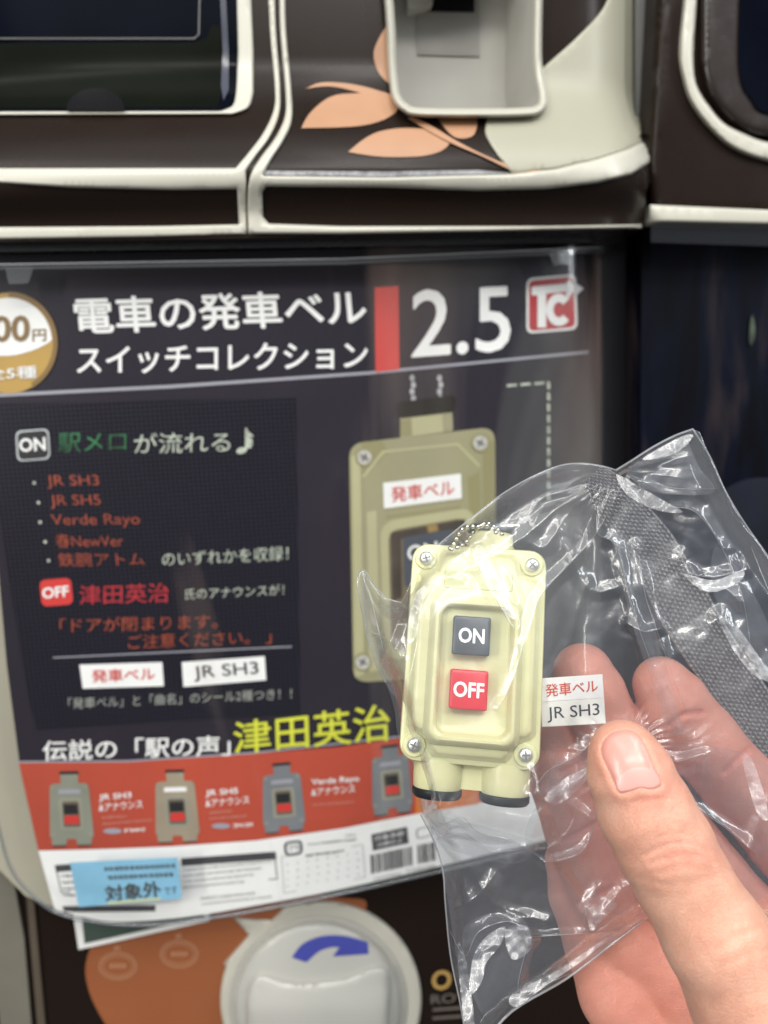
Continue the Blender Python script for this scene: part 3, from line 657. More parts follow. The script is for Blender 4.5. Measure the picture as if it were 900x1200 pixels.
# barcode
sheet('barcode_heading', [(435, 978), (477, 969), (479, 988), (437, 997)], ps, .45, dk, post, thick=.05)
text('barcode_text', '対象年齢', [(439, 980), (474, 973), (474, 979), (439, 986)], ps, .6, pwhite, post, .0)
text('barcode_text', '15歳以上', [(442, 988), (472, 981), (472, 986), (442, 993)], ps, .6, pwhite, post, .0)
outline('circle_mark', [(487, 971), (507, 967), (508, 979), (488, 984)], 2, gp, r=5)
def barcode():
    V = []; Fc = []; x = 434
    while x < 510:
        wd = random.choice((.8, 1.2, 2.0, 1.0))
        if not 483 < x < 488:
            y = 1002-(x-434)*.21; h = 22
            V += [(x, y), (x+wd, y-.2), (x+wd+1, y+h), (x+1, y+h)]; k = len(V); Fc.append([k-4, k-3, k-2, k-1])
        x += wd+random.choice((.7, 1, 1.6))
    V = np.array(V); o = obj('barcode', onsurf_off(V[:, 0], V[:, 1], ps, np.full(len(V), .45)), Fc, dk, post); o['kind'] = 'stuff'
barcode()
marks('fine_print', 438, 470, 1028, -.2, 3.5, gp, 1.2, 1, 2.5); marks('fine_print', 476, 508, 1019, -.2, 3.5, gp, 1.2, 1, 2.5)

# blue notice sticker on the cover
stk = thing('notice_sticker', 'light blue notice sticker with black characters on the cover foot', 'sticker', tuple(W(150, 1060, 292)))
cs = cover_s
sheet('sticker_face', [(82, 1011), (208, 1005), (213, 1053), (92, 1063)], cs, .9, pblue, stk, thick=.15)
st = lambda x, z: cover_s(x, z)-.9
text('sticker_text', '対象外', [(122, 1038), (187, 1032), (190, 1051), (124, 1057)], st, .25, mat('brown_black_print', (.05, .035, .02), .5), stk, .03)
text('sticker_text', 'です', [(192, 1040), (207, 1038), (208, 1047), (193, 1049)], st, .25, mat('brown_black_print', (0, 0, 0)), stk, .0)
sheet('sticker_underline', [(126, 1057.5), (188, 1052), (188, 1054), (126, 1059.5)], st, .2, mat('pale_yellow_print', (.6, .6, .25), .5), stk, thick=.03)
def smarks(x0, x1, y):
    V = []; Fc = []; x = x0
    while x < x1:
        wd = random.uniform(4, 5.5); yy = y-(x-x0)*.05
        for (a, b, l, v_) in ((0, .5, wd, .9), (0, 3, wd*.8, .9), (wd*random.choice((.2, .5)), 0, .9, 5), (wd*.8, 1.5, .9, 3.4)):
            V += [(x+a, yy+b), (x+a+l, yy+b), (x+a+l, yy+b+v_), (x+a, yy+b+v_)]; k = len(V); Fc.append([k-4, k-3, k-2, k-1])
        x += wd+1.2
    V = np.array(V); o = obj('fine_print', onsurf_off(V[:, 0], V[:, 1], st, np.full(len(V), .25)), Fc, mat('brown_black_print', (0, 0, 0)), stk); o['kind'] = 'stuff'
smarks(122, 202, 1016); smarks(126, 200, 1026)

# ------------------------------------------------------------------ clear cover of the machine
CV = [(-60, 286), (756, 272), (756, 560), (752, 900), (700, 975), (640, 990)]+curve([(620, 996), (520, 1020), (400, 1047), (300, 1067), (230, 1078), (170, 1084), (110, 1080), (60, 1066), (20, 1030), (2, 985), (-15, 900), (-60, 700)], 5)
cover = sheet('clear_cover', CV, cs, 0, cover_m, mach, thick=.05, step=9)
pr = CV[6:]; pr = densify(CV, 8)
edge = curve([(620, 996), (520, 1020), (400, 1047), (300, 1067), (230, 1078), (170, 1084), (110, 1080), (60, 1066), (20, 1030), (2, 985), (-15, 900), (-45, 700)], 8)
E_ = onsurf(np.array([p[0] for p in edge]), np.array([p[1] for p in edge]), cs, -.5)
tube('cover_edge', E_, .7, rim_m, cover)
sheet('cover_top_rim', [(-60, 284), (756, 270), (757, 283), (-60, 296)], cs, 2.5, rim_m, cover, thick=.8, step=10)
sheet('cover_top_rim', [(-60, 311), (400, 304), (752, 288), (752, 294), (400, 310), (-60, 317)], cs, .8, rim_m, cover, thick=.8, step=10)
sheet('rim_gleam_line', [(-60, 310), (400, 302.5), (752, 287), (752, 288.5), (400, 304), (-60, 311.5)], cs, 1.4, mat('rim_gleam_plastic', (.35, .36, .37), .3), cover, thick=.4, step=10)  # bright line painted as the highlight along the top rim
sheet('cover_tab', rrect([(6, 313), (40, 312), (33, 332), (10, 333)], 3), cs, 1.2, rim_m, cover, thick=1)
sheet('cover_tab', rrect([(643, 296), (669, 294), (667, 310), (649, 311)], 3), cs, 1.2, rim_m, cover, thick=1)
sheet('cover_tab', rrect([(718, 284), (738, 282), (738, 300), (720, 300)], 3), cs, 1.2, rim_m, cover, thick=1)
for k in range(0):
    x = 742+k*3.5
    sheet('cover_side_flute', [(x, 280), (x+1.2, 280), (x+1.5-k, 700), (x-k, 700)], lambda a, z: 300+(a-XC)**2/900., 0, rim_m, cover, thick=.4)

# ------------------------------------------------------------------ neighbour machine
nb = thing('capsule_machine', 'dark neighbouring capsule machine at the right with curved cream window border', 'capsule machine', tuple(W(880, 1100, 330)))
def ns(x, z): return 312+0*x
sheet('upper_housing', [(772, -60), (1010, -60), (1010, 264), (762, 260), (757, 200), (762, 120)], ns, 0, brown, nb, thick=60, step=12, pillow=(14, 6))
ao = curve([(807, -60), (802, 0), (797, 60), (802, 95), (812, 122), (835, 152), (862, 174), (900, 188), (960, 200), (1010, 204)], 6)
ai = curve([(1010, 176), (960, 174), (900, 166), (875, 157), (850, 145), (832, 125), (816, 98), (813, 60), (817, 0), (820, -60)], 6)
sheet('window_border', ao+ai, ns, 7, cream, nb, thick=2, step=8, pillow=(4, 2))
sheet('window_rim', curve([(822, 70), (830, 105), (846, 130), (870, 150), (900, 160), (1000, 168)], 6)+[(1010, 160), (1010, -60), (822, -60)], ns, 8.2, mat('dark_brown_plastic', (.022, .016, .014), .25), nb, thick=1, step=8, pillow=(10, 3))
sheet('window_pane', curve([(870, -60), (866, 40), (868, 90), (880, 115), (904, 134), (1010, 140)], 6)+[(1010, -60)], ns, 12, glassblack, nb, thick=.5)
sheet('bottom_trim', [(762, 240), (900, 246), (1010, 250), (1010, 266), (900, 262), (762, 259)], ns, 7, cream, nb, thick=2, pillow=(3, 1))
def streaks():  # faint cover reflections painted as vertical streaks in the dark backing
    mt = mat('neighbour_dark_streaks', (.0016, .0016, .0036), .5, .7, 9, spec=.1); nt = mt.node_tree; N = nt.nodes; L = nt.links
    tc = N.new('ShaderNodeTexCoord'); mp = N.new('ShaderNodeMapping'); mp.inputs['Scale'].default_value = (1, 1, .18); L.new(tc.outputs['Object'], mp.inputs[0])
    n = N.new('ShaderNodeTexNoise'); n.inputs['Scale'].default_value = 60; n.inputs['Detail'].default_value = 5; n.inputs['Distortion'].default_value = .8; L.new(mp.outputs[0], n.inputs['Vector'])
    r = N.new('ShaderNodeValToRGB'); L.new(n.outputs['Fac'], r.inputs['Fac'])
    e = r.color_ramp.elements; e[0].position = .42; e[0].color = (.0012, .0012, .0028, 1); e[1].position = .78; e[1].color = (.030, .022, .022, 1)
    k = e.new(.56); k.color = (.0022, .0035, .010, 1)
    L.new(r.outputs['Color'], N['Principled BSDF'].inputs['Base Color']); return mt
nin = streaks()
sheet('dark_poster', [(752, 262), (1010, 268), (1010, 1300), (740, 1300), (750, 700)], ns, -14, nin, nb, thick=30)
sheet('blue_patch_print', curve([(800, 640), (840, 580), (900, 560), (960, 600), (960, 720), (860, 740)], 5, True), ns, -13, mat('deep_blue_print', (.002, .004, .013), .5, .9, 30), nb, thick=.1)
sheet('pale_mark_print', curve([(880, 374), (883, 371), (885, 390), (881, 404), (878, 398)], 4, True), ns, -13, mat('pale_green_print', (.05, .065, .04), .5, .8, 300), nb, thick=.1)
ncv = sheet('clear_cover', [(763, 264), (1010, 270), (1010, 1300), (745, 1300), (756, 700)], lambda x, z: 308+np.clip(W(800, 500, 308)[0]-x, 0, 40)**2*.012, 0, ncover_m, nb, thick=.1, step=9)
sheet('cover_top_rim', [(763, 262), (1010, 268), (1010, 292), (763, 284)], lambda x, z: 307+0*x, 0, drim_m, ncv, thick=1)


def vnoise(x, y, sc_, seed):
    r = np.random.RandomState(seed); G = r.rand(96, 96)
    X = x/sc_; Y = y/sc_; i = np.floor(X).astype(int); j = np.floor(Y).astype(int); fx = X-i; fy = Y-j
    fx = fx*fx*(3-2*fx); fy = fy*fy*(3-2*fy); i %= 96; j %= 96; i2 = (i+1) % 96; j2 = (j+1) % 96
    return (G[i, j]*(1-fx)+G[i2, j]*fx)*(1-fy)+(G[i, j2]*(1-fx)+G[i2, j2]*fx)*fy
def crumple(x, y, sc_, seed, n=5):
    """folded plates: sums of |.| of warped plane waves give straight sharp creases with flat facets between"""
    r = np.random.RandomState(seed); h = 0
    wx = x+sc_*.9*vnoise(x, y, sc_*1.7, seed+1); wy = y+sc_*.9*vnoise(x, y, sc_*1.7, seed+2)
    for k in range(n):
        a = r.rand()*math.pi; f = (.6+.9*r.rand())/sc_; p = r.rand()*9
        t = (wx*math.cos(a)+wy*math.sin(a))*f+p; tri = np.abs(t-np.floor(t)-.5)*2
        h = h+tri/n/(f*sc_)
    return h

# ------------------------------------------------------------------ the hand (signed distance field -> one mesh)
import openvdb as vdb
def J(px, py, d, r): return (atd(np.array([px]), np.array([py]), np.array([d]))[0], r)
thumbJ = [J(731, 884, 154, 7.0), J(738, 905, 154, 8.6), J(756, 950, 154, 9.6), J(778, 990, 154, 9.9), J(800, 1032, 154, 9.8), J(840, 1100, 152, 10.7), J(884, 1180, 152, 12.4), J(945, 1300, 158, 17.5), J(1010, 1420, 168, 22)]
indexJ = [J(776, 803, 197, 7.6), J(788, 822, 197, 9.0), J(822, 868, 198, 9.8), J(862, 915, 198, 9.9), J(925, 985, 196, 10.6), J(1010, 1085, 192, 12.5)]
middleJ = [J(683, 789, 199, 8.0), J(690, 812, 199, 9.4), J(716, 870, 200, 10), J(765, 945, 200, 10.2), J(830, 1035, 197, 11), J(930, 1150, 192, 12.5)]
ringJ = [J(640, 850, 203, 8), J(650, 890, 203, 9.0), J(678, 970, 203, 9.3), J(704, 1040, 202, 9.2), J(735, 1105, 199, 9.6), J(860, 1220, 192, 12.5)]
pinkyJ = [J(668, 1010, 209, 7), J(678, 1050, 207, 8), J(700, 1110, 202, 8.6), J(722, 1165, 196, 9.6), J(790, 1275, 190, 12)]
palmA = [J(1000, 1110, 190, 14), J(1080, 1330, 190, 18), J(1150, 1480, 190, 24), J(1250, 1700, 190, 25)]
palmB = [J(920, 1180, 190, 15), J(1020, 1380, 190, 18), J(1150, 1480, 190, 24)]
palmC = [J(850, 1250, 189, 14), J(950, 1420, 190, 18), J(1150, 1480, 190, 24)]
palmD = [J(785, 1290, 188, 13), J(880, 1460, 190, 18), J(1150, 1480, 190, 24)]
VX = .62
allp = np.array([p for ch in (thumbJ, indexJ, middleJ, ringJ, pinkyJ, palmA, palmB, palmC, palmD) for p, r in ch])
lo = allp.min(0)-12; hi = np.minimum(allp.max(0)+30, 1e9)
hi[0] = min(hi[0], 150); lo[2] = max(lo[2], -205)
dims = ((hi-lo)/VX).astype(int)
ax = [np.arange(dims[i], dtype=np.float32)*VX+lo[i] for i in range(3)]
def chain_sdf(ch, k=1.5):
    D = np.full(dims, 40.0, np.float32)
    for (a, ra), (b, rb) in zip(ch[:-1], ch[1:]):
        R = max(ra, rb)+10
        i0 = [max(0, int((min(a[i], b[i])-R-lo[i])/VX)) for i in range(3)]; i1 = [min(dims[i], int((max(a[i], b[i])+R-lo[i])/VX)+1) for i in range(3)]
        if any(i1[i] <= i0[i] for i in range(3)): continue
        X = ax[0][i0[0]:i1[0], None, None]-a[0]; Y = ax[1][None, i0[1]:i1[1], None]-a[1]; Z = ax[2][None, None, i0[2]:i1[2]]-a[2]
        ba = (b-a).astype(np.float32); L2 = float(ba@ba)
        h = np.clip((X*ba[0]+Y*ba[1]+Z*ba[2])/L2, 0, 1)
        d = np.sqrt((X-h*ba[0])**2+(Y-h*ba[1])**2+(Z-h*ba[2])**2)-(ra+(rb-ra)*h*h*(3-2*h))
        sl = tuple(slice(i0[i], i1[i]) for i in range(3)); o = D[sl]
        hh = np.clip(.5+.5*(o-d)/k, 0, 1); D[sl] = o*(1-hh)+d*hh-k*hh*(1-hh)
    return D
def smin(a, b, k):
    h = np.clip(.5+.5*(a-b)/k, 0, 1); return a*(1-h)+b*h-k*h*(1-h)
palm = chain_sdf(palmA, 8)
for c in (palmB, palmC, palmD): palm = smin(palm, chain_sdf(c, 8), 9)
fing = chain_sdf(indexJ)
for c in (middleJ, ringJ, pinkyJ): fing = smin(fing, chain_sdf(c), 1.2)
Dh = smin(fing, palm, 7); Dh = smin(Dh, chain_sdf(thumbJ), 2.2)
g = vdb.FloatGrid(40.0); g.copyFromArray(np.ascontiguousarray(Dh.astype(np.float32)))
pts, tris, quads = g.convertToQuads() if False else (lambda r: r if len(r) == 3 else (r[0], None, r[1]))(g.convertToPolygons(isovalue=0.0, adaptivity=0.0))
Vh = pts.astype(float)*VX+lo
Fh = [list(map(int, q))[::-1] for q in quads]+([list(map(int, t))[::-1] for t in tris] if tris is not None else [])
# smooth the voxel steps (keeps the volume: one shrinking, one swelling pass)
Eh = np.array([(f[i], f[(i+1) % len(f)]) for f in Fh for i in range(len(f))])
deg = np.bincount(Eh[:, 0], minlength=len(Vh))+np.bincount(Eh[:, 1], minlength=len(Vh))
for lam in (.5, -.52, .5, -.52, .5):
    acc = np.zeros_like(Vh)
    for i in range(3): acc[:, i] = np.bincount(Eh[:, 0], Vh[Eh[:, 1], i], len(Vh))+np.bincount(Eh[:, 1], Vh[Eh[:, 0], i], len(Vh))
    Vh += lam*(acc/np.maximum(deg, 1)[:, None]-Vh)
# creases, nail bed and small unevenness, along the direction to the camera
ph, qh, dh = proj(Vh)
NAIL = curve([(704, 884), (707, 868), (718, 858), (733, 855), (746, 859), (756, 871), (763, 888), (770, 905), (776, 920), (764, 926), (750, 925), (736, 929), (725, 929), (714, 907)], 5, True)
front = dh < 158
push = np.zeros(len(Vh))
nd = segdist(ph, qh, NAIL); ni = inside(ph, qh, NAIL)
near = front & (ph > 680) & (ph < 810) & (qh > 840) & (qh < 960)
push += np.where(near, np.where(ni, .75*np.clip(nd/5, 0, 1), -.35*np.exp(-((nd-5)/4.5)**2)*(qh > 862)), 0)
CRE = [([(757, 1003), (770, 994), (790, 988), (812, 989), (832, 1000)], .26, 3.2), ([(768, 986), (785, 979), (803, 979), (818, 985)], .16, 2.6), ([(762, 1012), (790, 1003), (818, 1003), (836, 1010)], .2, 3),
       ([(775, 998), (792, 996), (806, 997)], .2, 2.2), ([(770, 972), (790, 966), (806, 970)], .08, 3), ([(775, 1024), (800, 1016), (826, 1020)], .08, 3.5), ([(742, 940), (765, 936), (782, 938)], .12, 3), ([(752, 1030), (790, 1036), (840, 1026)], .12, 4),
       ([(842, 1110), (880, 1092), (910, 1085)], .2, 5), ([(850, 1130), (880, 1118), (905, 1112)], .15, 4)]
for c, a, wd in CRE:
    d = segdist(ph, qh, curve(c, 5), False); push += np.where(front, a*np.exp(-(d/wd)**2)-a*.4*np.exp(-((d-wd*2)/wd)**2), 0)
fc = [([(785, 850), (800, 838), (822, 835)], .5, 5), ([(742, 905), (765, 888), (790, 880)], .5, 5), ([(655, 905), (690, 890)], .5, 5), ([(850, 905), (875, 880), (905, 860)], .5, 5), ([(660, 985), (700, 965)], .5, 5), ([(680, 1060), (720, 1040)], .5, 5)]
for c, a, wd in fc:
    a, wd = .95, 3.6
    d = segdist(ph, qh, curve(c, 5), False); push += np.where(dh > 165, a*np.exp(-(d/wd)**2), 0)
nz = sum(np.sin(Vh@np.array(k)+p)*a for k, p, a in (((.5, .3, .7), 1, .05), ((.9, -.4, .5), 2, .04), ((-.35, .8, .95), 0, .04), ((1.7, .3, -1.3), 3, .012)))
push += nz
ln = crumple(ph*.55+qh*.2, qh, 9, 91, 3); push += np.where(dh < 165, .06*(np.clip(ln*9, 0, 1)-.5)*np.exp(-((qh-1000)/60)**2), 0)
for k in range(14):                            # short fine wrinkles on the knuckle
    cx0 = 795+random.uniform(-26, 26); cy0 = 1000+random.uniform(-40, 44); ww = random.uniform(10, 24)
    push += np.where(dh < 165, .10*np.exp(-(segdist(ph, qh, [(cx0-ww, cy0+ww*.22), (cx0, cy0-2), (cx0+ww, cy0+ww*.1)], False)/1.8)**2), 0)
rh = Vh/np.linalg.norm(Vh, axis=1)[:, None]
Vh = Vh+rh*push[:, None]
# skin
sk = mat('skin', (.62, .31, .205), .46, .10, 110, .2, 2200, spec=.42, sss=.3)
nt = sk.node_tree; bs = nt.nodes['Principled BSDF']
tcs = nt.nodes.new('ShaderNodeTexCoord'); vo = nt.nodes.new('ShaderNodeTexVoronoi'); vo.feature = 'DISTANCE_TO_EDGE'; vo.inputs['Scale'].default_value = 1300
wz = nt.nodes.new('ShaderNodeTexNoise'); wz.inputs['Scale'].default_value = 300; wa = nt.nodes.new('ShaderNodeMix'); wa.data_type = 'RGBA'; wa.inputs['Factor'].default_value = .006
nt.links.new(tcs.outputs['Object'], wz.inputs['Vector']); nt.links.new(tcs.outputs['Object'], wa.inputs['A']); nt.links.new(wz.outputs['Color'], wa.inputs['B']); nt.links.new(wa.outputs['Result'], vo.inputs['Vector'])
vm = nt.nodes.new('ShaderNodeMath'); vm.operation = 'MINIMUM'; vm.inputs[1].default_value = .12; nt.links.new(vo.outputs['Distance'], vm.inputs[0])
b2 = nt.nodes.new('ShaderNodeBump'); b2.inputs['Strength'].default_value = .8; b2.inputs['Distance'].default_value = .0006
b1 = [n for n in nt.nodes if n.type == 'BUMP' and n is not b2][0]; nt.links.new(vm.outputs[0], b2.inputs['Height']); nt.links.new(b1.outputs['Normal'], b2.inputs['Normal']); nt.links.new(b2.outputs['Normal'], bs.inputs['Normal'])
rp = [n for n in nt.nodes if n.type == 'VALTORGB'][0]
rp.color_ramp.elements[0].color = (.65, .31, .215, 1); rp.color_ramp.elements[1].color = (.74, .43, .315, 1)
hb = atd(np.array([1150.]), np.array([1480.]), np.array([190.]))[0]
cr_ = np.zeros(len(Vh))
for c, a, wd in fc: cr_ += .35*np.exp(-(segdist(ph, qh, curve(c, 5), False)/5)**2)*(dh > 165)
flush = cr_+np.clip((dh-160)/25, 0, 1)*.70+.55*np.exp(-(segdist(ph, qh, [(730, 880), (765, 925)], False)/38)**2)*(dh < 160)+.45*np.exp(-(((ph-800)/50)**2+((qh-1000)/22)**2))*(dh < 162)
fa = nt.nodes.new('ShaderNodeAttribute'); fa.attribute_name = 'flush'
fm = nt.nodes.new('ShaderNodeMix'); fm.data_type = 'RGBA'; fm.inputs['B'].default_value = (.72, .28, .215, 1)
nt.links.new(fa.outputs['Fac'], fm.inputs['Factor']); nt.links.new(rp.outputs['Color'], fm.inputs['A']); nt.links.new(fm.outputs['Result'], bs.inputs['Base Color'])
hand = obj('hand', Vh-hb, Fh, sk, None, True, local=True);
at_ = hand.data.attributes.new('flush', 'FLOAT', 'POINT'); at_.data.foreach_set('value', flush.astype(np.float32))
hand.location = Vector(hb)*S; ROOT[hand.name] = Vector(hb)
tag(hand, 'right hand pinching the clear bag between thumb and bent fingers', 'hand')
bvh = BVHTree.FromPolygons([Vector(v) for v in Vh], Fh)
def onhand(px, py, off):
    out = []
    for a, b, o in zip(px, py, off):
        r = Vector(rays(np.array([a]), np.array([b]))[0]).normalized(); h = bvh.ray_cast(Vector((0, 0, 0)), r)
        t = h[3] if h[0] is not None else 154
        out.append(np.array(r*(t-o)))
    return np.array(out)
def onfit(px, py, off, fit=[None]):
    if fit[0] is None:
        q = np.array([(a, b) for a in np.arange(700, 782, 3.) for b in np.arange(852, 932, 3.) if inside(np.array([a]), np.array([b]), NAIL)[0]])
        t = np.linalg.norm(onhand(q[:, 0], q[:, 1], np.zeros(len(q))), axis=1)
        B = lambda a, b: np.stack([np.ones_like(a), (a-740)/40, (b-890)/40, ((a-740)/40)**2, (a-740)*(b-890)/1600, ((b-890)/40)**2], 1)
        fit[0] = (B, np.linalg.lstsq(B(q[:, 0], q[:, 1]), t, rcond=None)[0])
    B, c = fit[0]; t = B(px, py)@c-off; r = rays(px, py); return r/np.linalg.norm(r, axis=1)[:, None]*t[:, None]
def handsheet(name, poly, off, mt, parent, step=3, pil=(6, .3)):
    P = np.array(poly); x0, y0 = P.min(0); x1, y1 = P.max(0)
    gx, gy = np.meshgrid(np.arange(x0, x1, step), np.arange(y0, y1, step)); gx = gx.ravel(); gy = gy.ravel()
    k = inside(gx, gy, poly); gx, gy = gx[k], gy[k]; k = segdist(gx, gy, poly) > step*.4; gx, gy = gx[k], gy[k]
    co = [Vector(p) for p in poly]+[Vector((a, b)) for a, b in zip(gx, gy)]
    vs, _, fs, *_r = delaunay_2d_cdt(co, [], [list(range(len(poly)))], 1, 1e-4); V = np.array([tuple(v) for v in vs])
    d = np.clip(segdist(V[:, 0], V[:, 1], poly)/pil[0], 0, 1)
    return obj(name, onfit(V[:, 0], V[:, 1], off+pil[1]*np.sqrt(1-(1-d)**2)), [list(f)[::-1] for f in fs], mt, parent, True)
nailm = mat('nail', (.62, .285, .235), .33, .05, 80, .15, 700, spec=.5, coat=.15, sss=.2)
lunm = mat('nail_lunula', (.64, .335, .295), .33, .04, 80, spec=.5, coat=.1)
nail = handsheet('nail', NAIL, .08, nailm, hand, 3, (7, .55))
handsheet('nail_lunula', curve([(725, 926), (723, 912), (732, 902), (746, 897), (760, 898), (768, 905), (773, 917), (763, 923), (750, 922), (736, 926)], 4, True), .60, lunm, nail, 3, (5, .04))

# ------------------------------------------------------------------ the toy switch
toyc = atd(np.array([555.]), np.array([766.]), np.array([180.]))[0]
toyr = thing('toy_switch_box', 'cream toy station bell switch with dark ON and red OFF buttons inside clear bag', 'toy switch', tuple(toyc))
fz = Vector(F_); zx = Vector(R_); zu = Vector(U_)
ta = math.radians(4.4)
X_ = (zx*math.cos(ta)-zu*math.sin(ta)); Z_ = (zx*math.sin(ta)+zu*math.cos(ta)); Y_ = fz
Mx = Matrix((X_, Y_, Z_)).transposed()
Mx = Mx @ Matrix.Rotation(math.radians(-11), 3, 'X') @ Matrix.Rotation(math.radians(-5), 3, 'Z')
toyr.rotation_euler = Mx.to_euler()
MX = np.array(Mx)
tcream = mat('toy_cream_plastic', (.64, .62, .355), .33, .06, 70, .22, 500, spec=.5, sss=.15)
tblack = mat('toy_black_rubber', (.012, .014, .016), .38, .2, 100)
slate = mat('slate_button_plastic', (.055, .065, .075), .35, .06, 120)
redb = mat('red_button_plastic', (.62, .02, .035), .33, .05, 120)
tscrew = mat('screw_silver', (.80, .81, .80), .34, .1, 200, metal=.85)
def rr(hw, hh, r, n=6, cut=0):
    out = []
    for sx, sy, a0 in ((1, 1, 0), (-1, 1, 90), (-1, -1, 180), (1, -1, 270)):
        for k in range(n+1):
            a = math.radians(a0+90*k/n); out.append((sx*(hw-r)+r*math.cos(a), sy*(hh-r)+r*math.sin(a)))
    return out
def loft(name, rings, mt, parent, cap0=True, cap1=True, cx=0, cz=0, sharp=35):
    """rings of (outline, y) stacked from back to front, outlines with the same number of points"""
    V = []; Fc = []; n = len(rings[0][0])
    for o, y in rings:
        for (a, b) in o: V.append((a+cx, y, b+cz))
    for i in range(len(rings)-1):
        for j in range(n): Fc.append([i*n+j, i*n+(j+1) % n, (i+1)*n+(j+1) % n, (i+1)*n+j])
    if cap0: Fc.append(list(range(n))[::-1])
    if cap1: Fc.append([(len(rings)-1)*n+j for j in range(n)])
    o = obj(name, V, Fc, mt, parent, True, local=True, sharp=sharp)
    bm = bmesh.new(); bm.from_mesh(o.data); bmesh.ops.recalc_face_normals(bm, faces=bm.faces); bm.to_mesh(o.data); bm.free()
    return o
HW, HH = 16.4, 25.8
loft('back_case', [(rr(HW-1.6, HH-1.6, 3), 7.5), (rr(HW-.7, HH-.7, 3.5), 6.6), (rr(HW-.7, HH-.7, 3.5), .6), (rr(HW-1, HH-1, 3.4), .45), (rr(HW-1, HH-1, 3.4), -.2)], tcream, toyr)
lid = loft('lid', [(rr(HW-.2, HH-.2, 4), .3), (rr(HW, HH, 4), .1), (rr(HW, HH, 4), -2.4), (rr(HW-.25, HH-.25, 3.9), -2.95), (rr(HW-.9, HH-.9, 3.6), -3.2)], tcream, toyr)
# raised plateau with corners cut back round the screws
def octo(e):
    hw, hh, c = HW-1.5-e, HH-1.6-e, 5.4
    q = [(hw, hh-c-1.2), (hw-1.2, hh-c), (hw-c+.9, hh-c+.8), (hw-c, hh-1.2), (hw-c-1.2, hh)]
    out = list(q); out += [(-a, b) for a, b in q[::-1]]; out += [(-a, -b) for a, b in q]; out += [(a, -b) for a, b in q[::-1]]
    return out
loft('raised_face', [(octo(-.5), -3.0), (octo(0), -3.4), (octo(.9), -5.4), (octo(1.3), -5.85), (octo(2.2), -6.1)], tcream, lid)
loft('name_plate', [(rr(8.2, 2.3, .5, 3), -6.0), (rr(8.0, 2.1, .5, 3), -6.35)], tcream, lid, cz=17.2)
# button frame: raised rim, sunken floor
FZ = -4.0
loft('button_frame', [(rr(11.2, 17.5, 3.6), -5.9), (rr(10.9, 17.2, 3.5), -6.6), (rr(10.0, 16.3, 3.2), -8.6), (rr(9.5, 15.8, 3), -9.0), (rr(8.9, 15.2, 2.8), -9.0), (rr(8.4, 14.7, 2.5), -8.6), (rr(7.9, 14.2, 2.2), -6.9), (rr(7.5, 13.8, 2.0), -6.6)], tcream, lid, cz=FZ)
def button(name, mt, z, lab):
    b = loft(name, [(rr(4.35, 4.45, .5, 3), -6.4), (rr(4.3, 4.4, .5, 3), -10.1), (rr(4.1, 4.2, .5, 3), -10.35), (rr(3.75, 3.85, .4, 3), -10.45)], mt, toyr, cx=-1.15, cz=z, sharp=25)
    hw = 3.0 if lab == 'ON' else 3.5
    text('button_lettering', lab, [(-1.15-hw, z+1.75), (-1.15+hw, z+1.75), (-1.15+hw, z-1.75), (-1.15-hw, z-1.75)], 'local', -10.56, mat('toy_white_print', (.85, .85, .83), .4), b, .055)
button('on_button', slate, FZ+7.9, 'ON'); button('off_button', redb, FZ-4.3, 'OFF')
def circ(r, n=24): return [(r*math.cos(2*math.pi*k/n), r*math.sin(2*math.pi*k/n)) for k in range(n)]
for i, (x, z) in enumerate(((-12.9, 22.1), (12.8, 22.1), (-12.9, -22.1), (12.9, -22.1))):
    loft('screw_boss', [(circ(2.75), -3.1), (circ(2.6), -3.75), (circ(2.1), -3.85)], tcream, lid, cx=x, cz=z)
    s_ = loft('screw', [(circ(1.65), -3.7), (circ(1.65), -4.2), (circ(1.35), -4.6), (circ(.8), -4.8)], tscrew, toyr, cx=x, cz=z, sharp=60)
    for a in (20+i*25, 110+i*25):
        c, sn = math.cos(math.radians(a)), math.sin(math.radians(a))
        q = [(1.0*c+.2*sn, 1.0*sn-.2*c), (1.0*c-.2*sn, 1.0*sn+.2*c), (-1.0*c-.2*sn, -1.0*sn+.2*c), (-1.0*c+.2*sn, -1.0*sn-.2*c)]
        loft('screw_slot', [(q, -4.2), (q, -4.83-.02*(a > 100))], mat('screw_slot_shadow', (.16, .16, .15), .5), s_, cx=x, cz=z)
def lathe(name, prof, mt, cx, cy, parent=None, n=32):
    """(radius, z) profile turned about a vertical axis"""
    V = []; Fc = []
    for r, z in prof:
        for k in range(n): V.append((cx+r*math.cos(2*math.pi*k/n), cy+r*math.sin(2*math.pi*k/n), z))
    for i in range(len(prof)-1):
        for k in range(n): Fc.append([i*n+k, i*n+(k+1) % n, (i+1)*n+(k+1) % n, (i+1)*n+k])
    Fc.append(list(range(n))[::-1]); Fc.append([(len(prof)-1)*n+k for k in range(n)])
    return obj(name, V, Fc, mt, parent or toyr, True, local=True, sharp=40)
nk = lathe('neck', [(6.2, 24.5), (6.2, 26.5), (5.7, 27.2), (5.5, 30.0), (5.2, 30.4)], tcream, 3.0, 3.2)
lathe('neck_cap', [(5.6, 30.3), (6.0, 30.5), (6.0, 31.9), (5.5, 32.3), (3.2, 32.4), (3.0, 31.5)], mat('grey_rubber', (.07, .085, .10), .3, .2, 100), 3.0, 3.2)
loft('leg_bridge', [(rr(10.5, 4.6, .8, 3), 7), (rr(10.5, 4.6, .8, 3), .6)], tcream, toyr, cz=-27.0, cx=1)
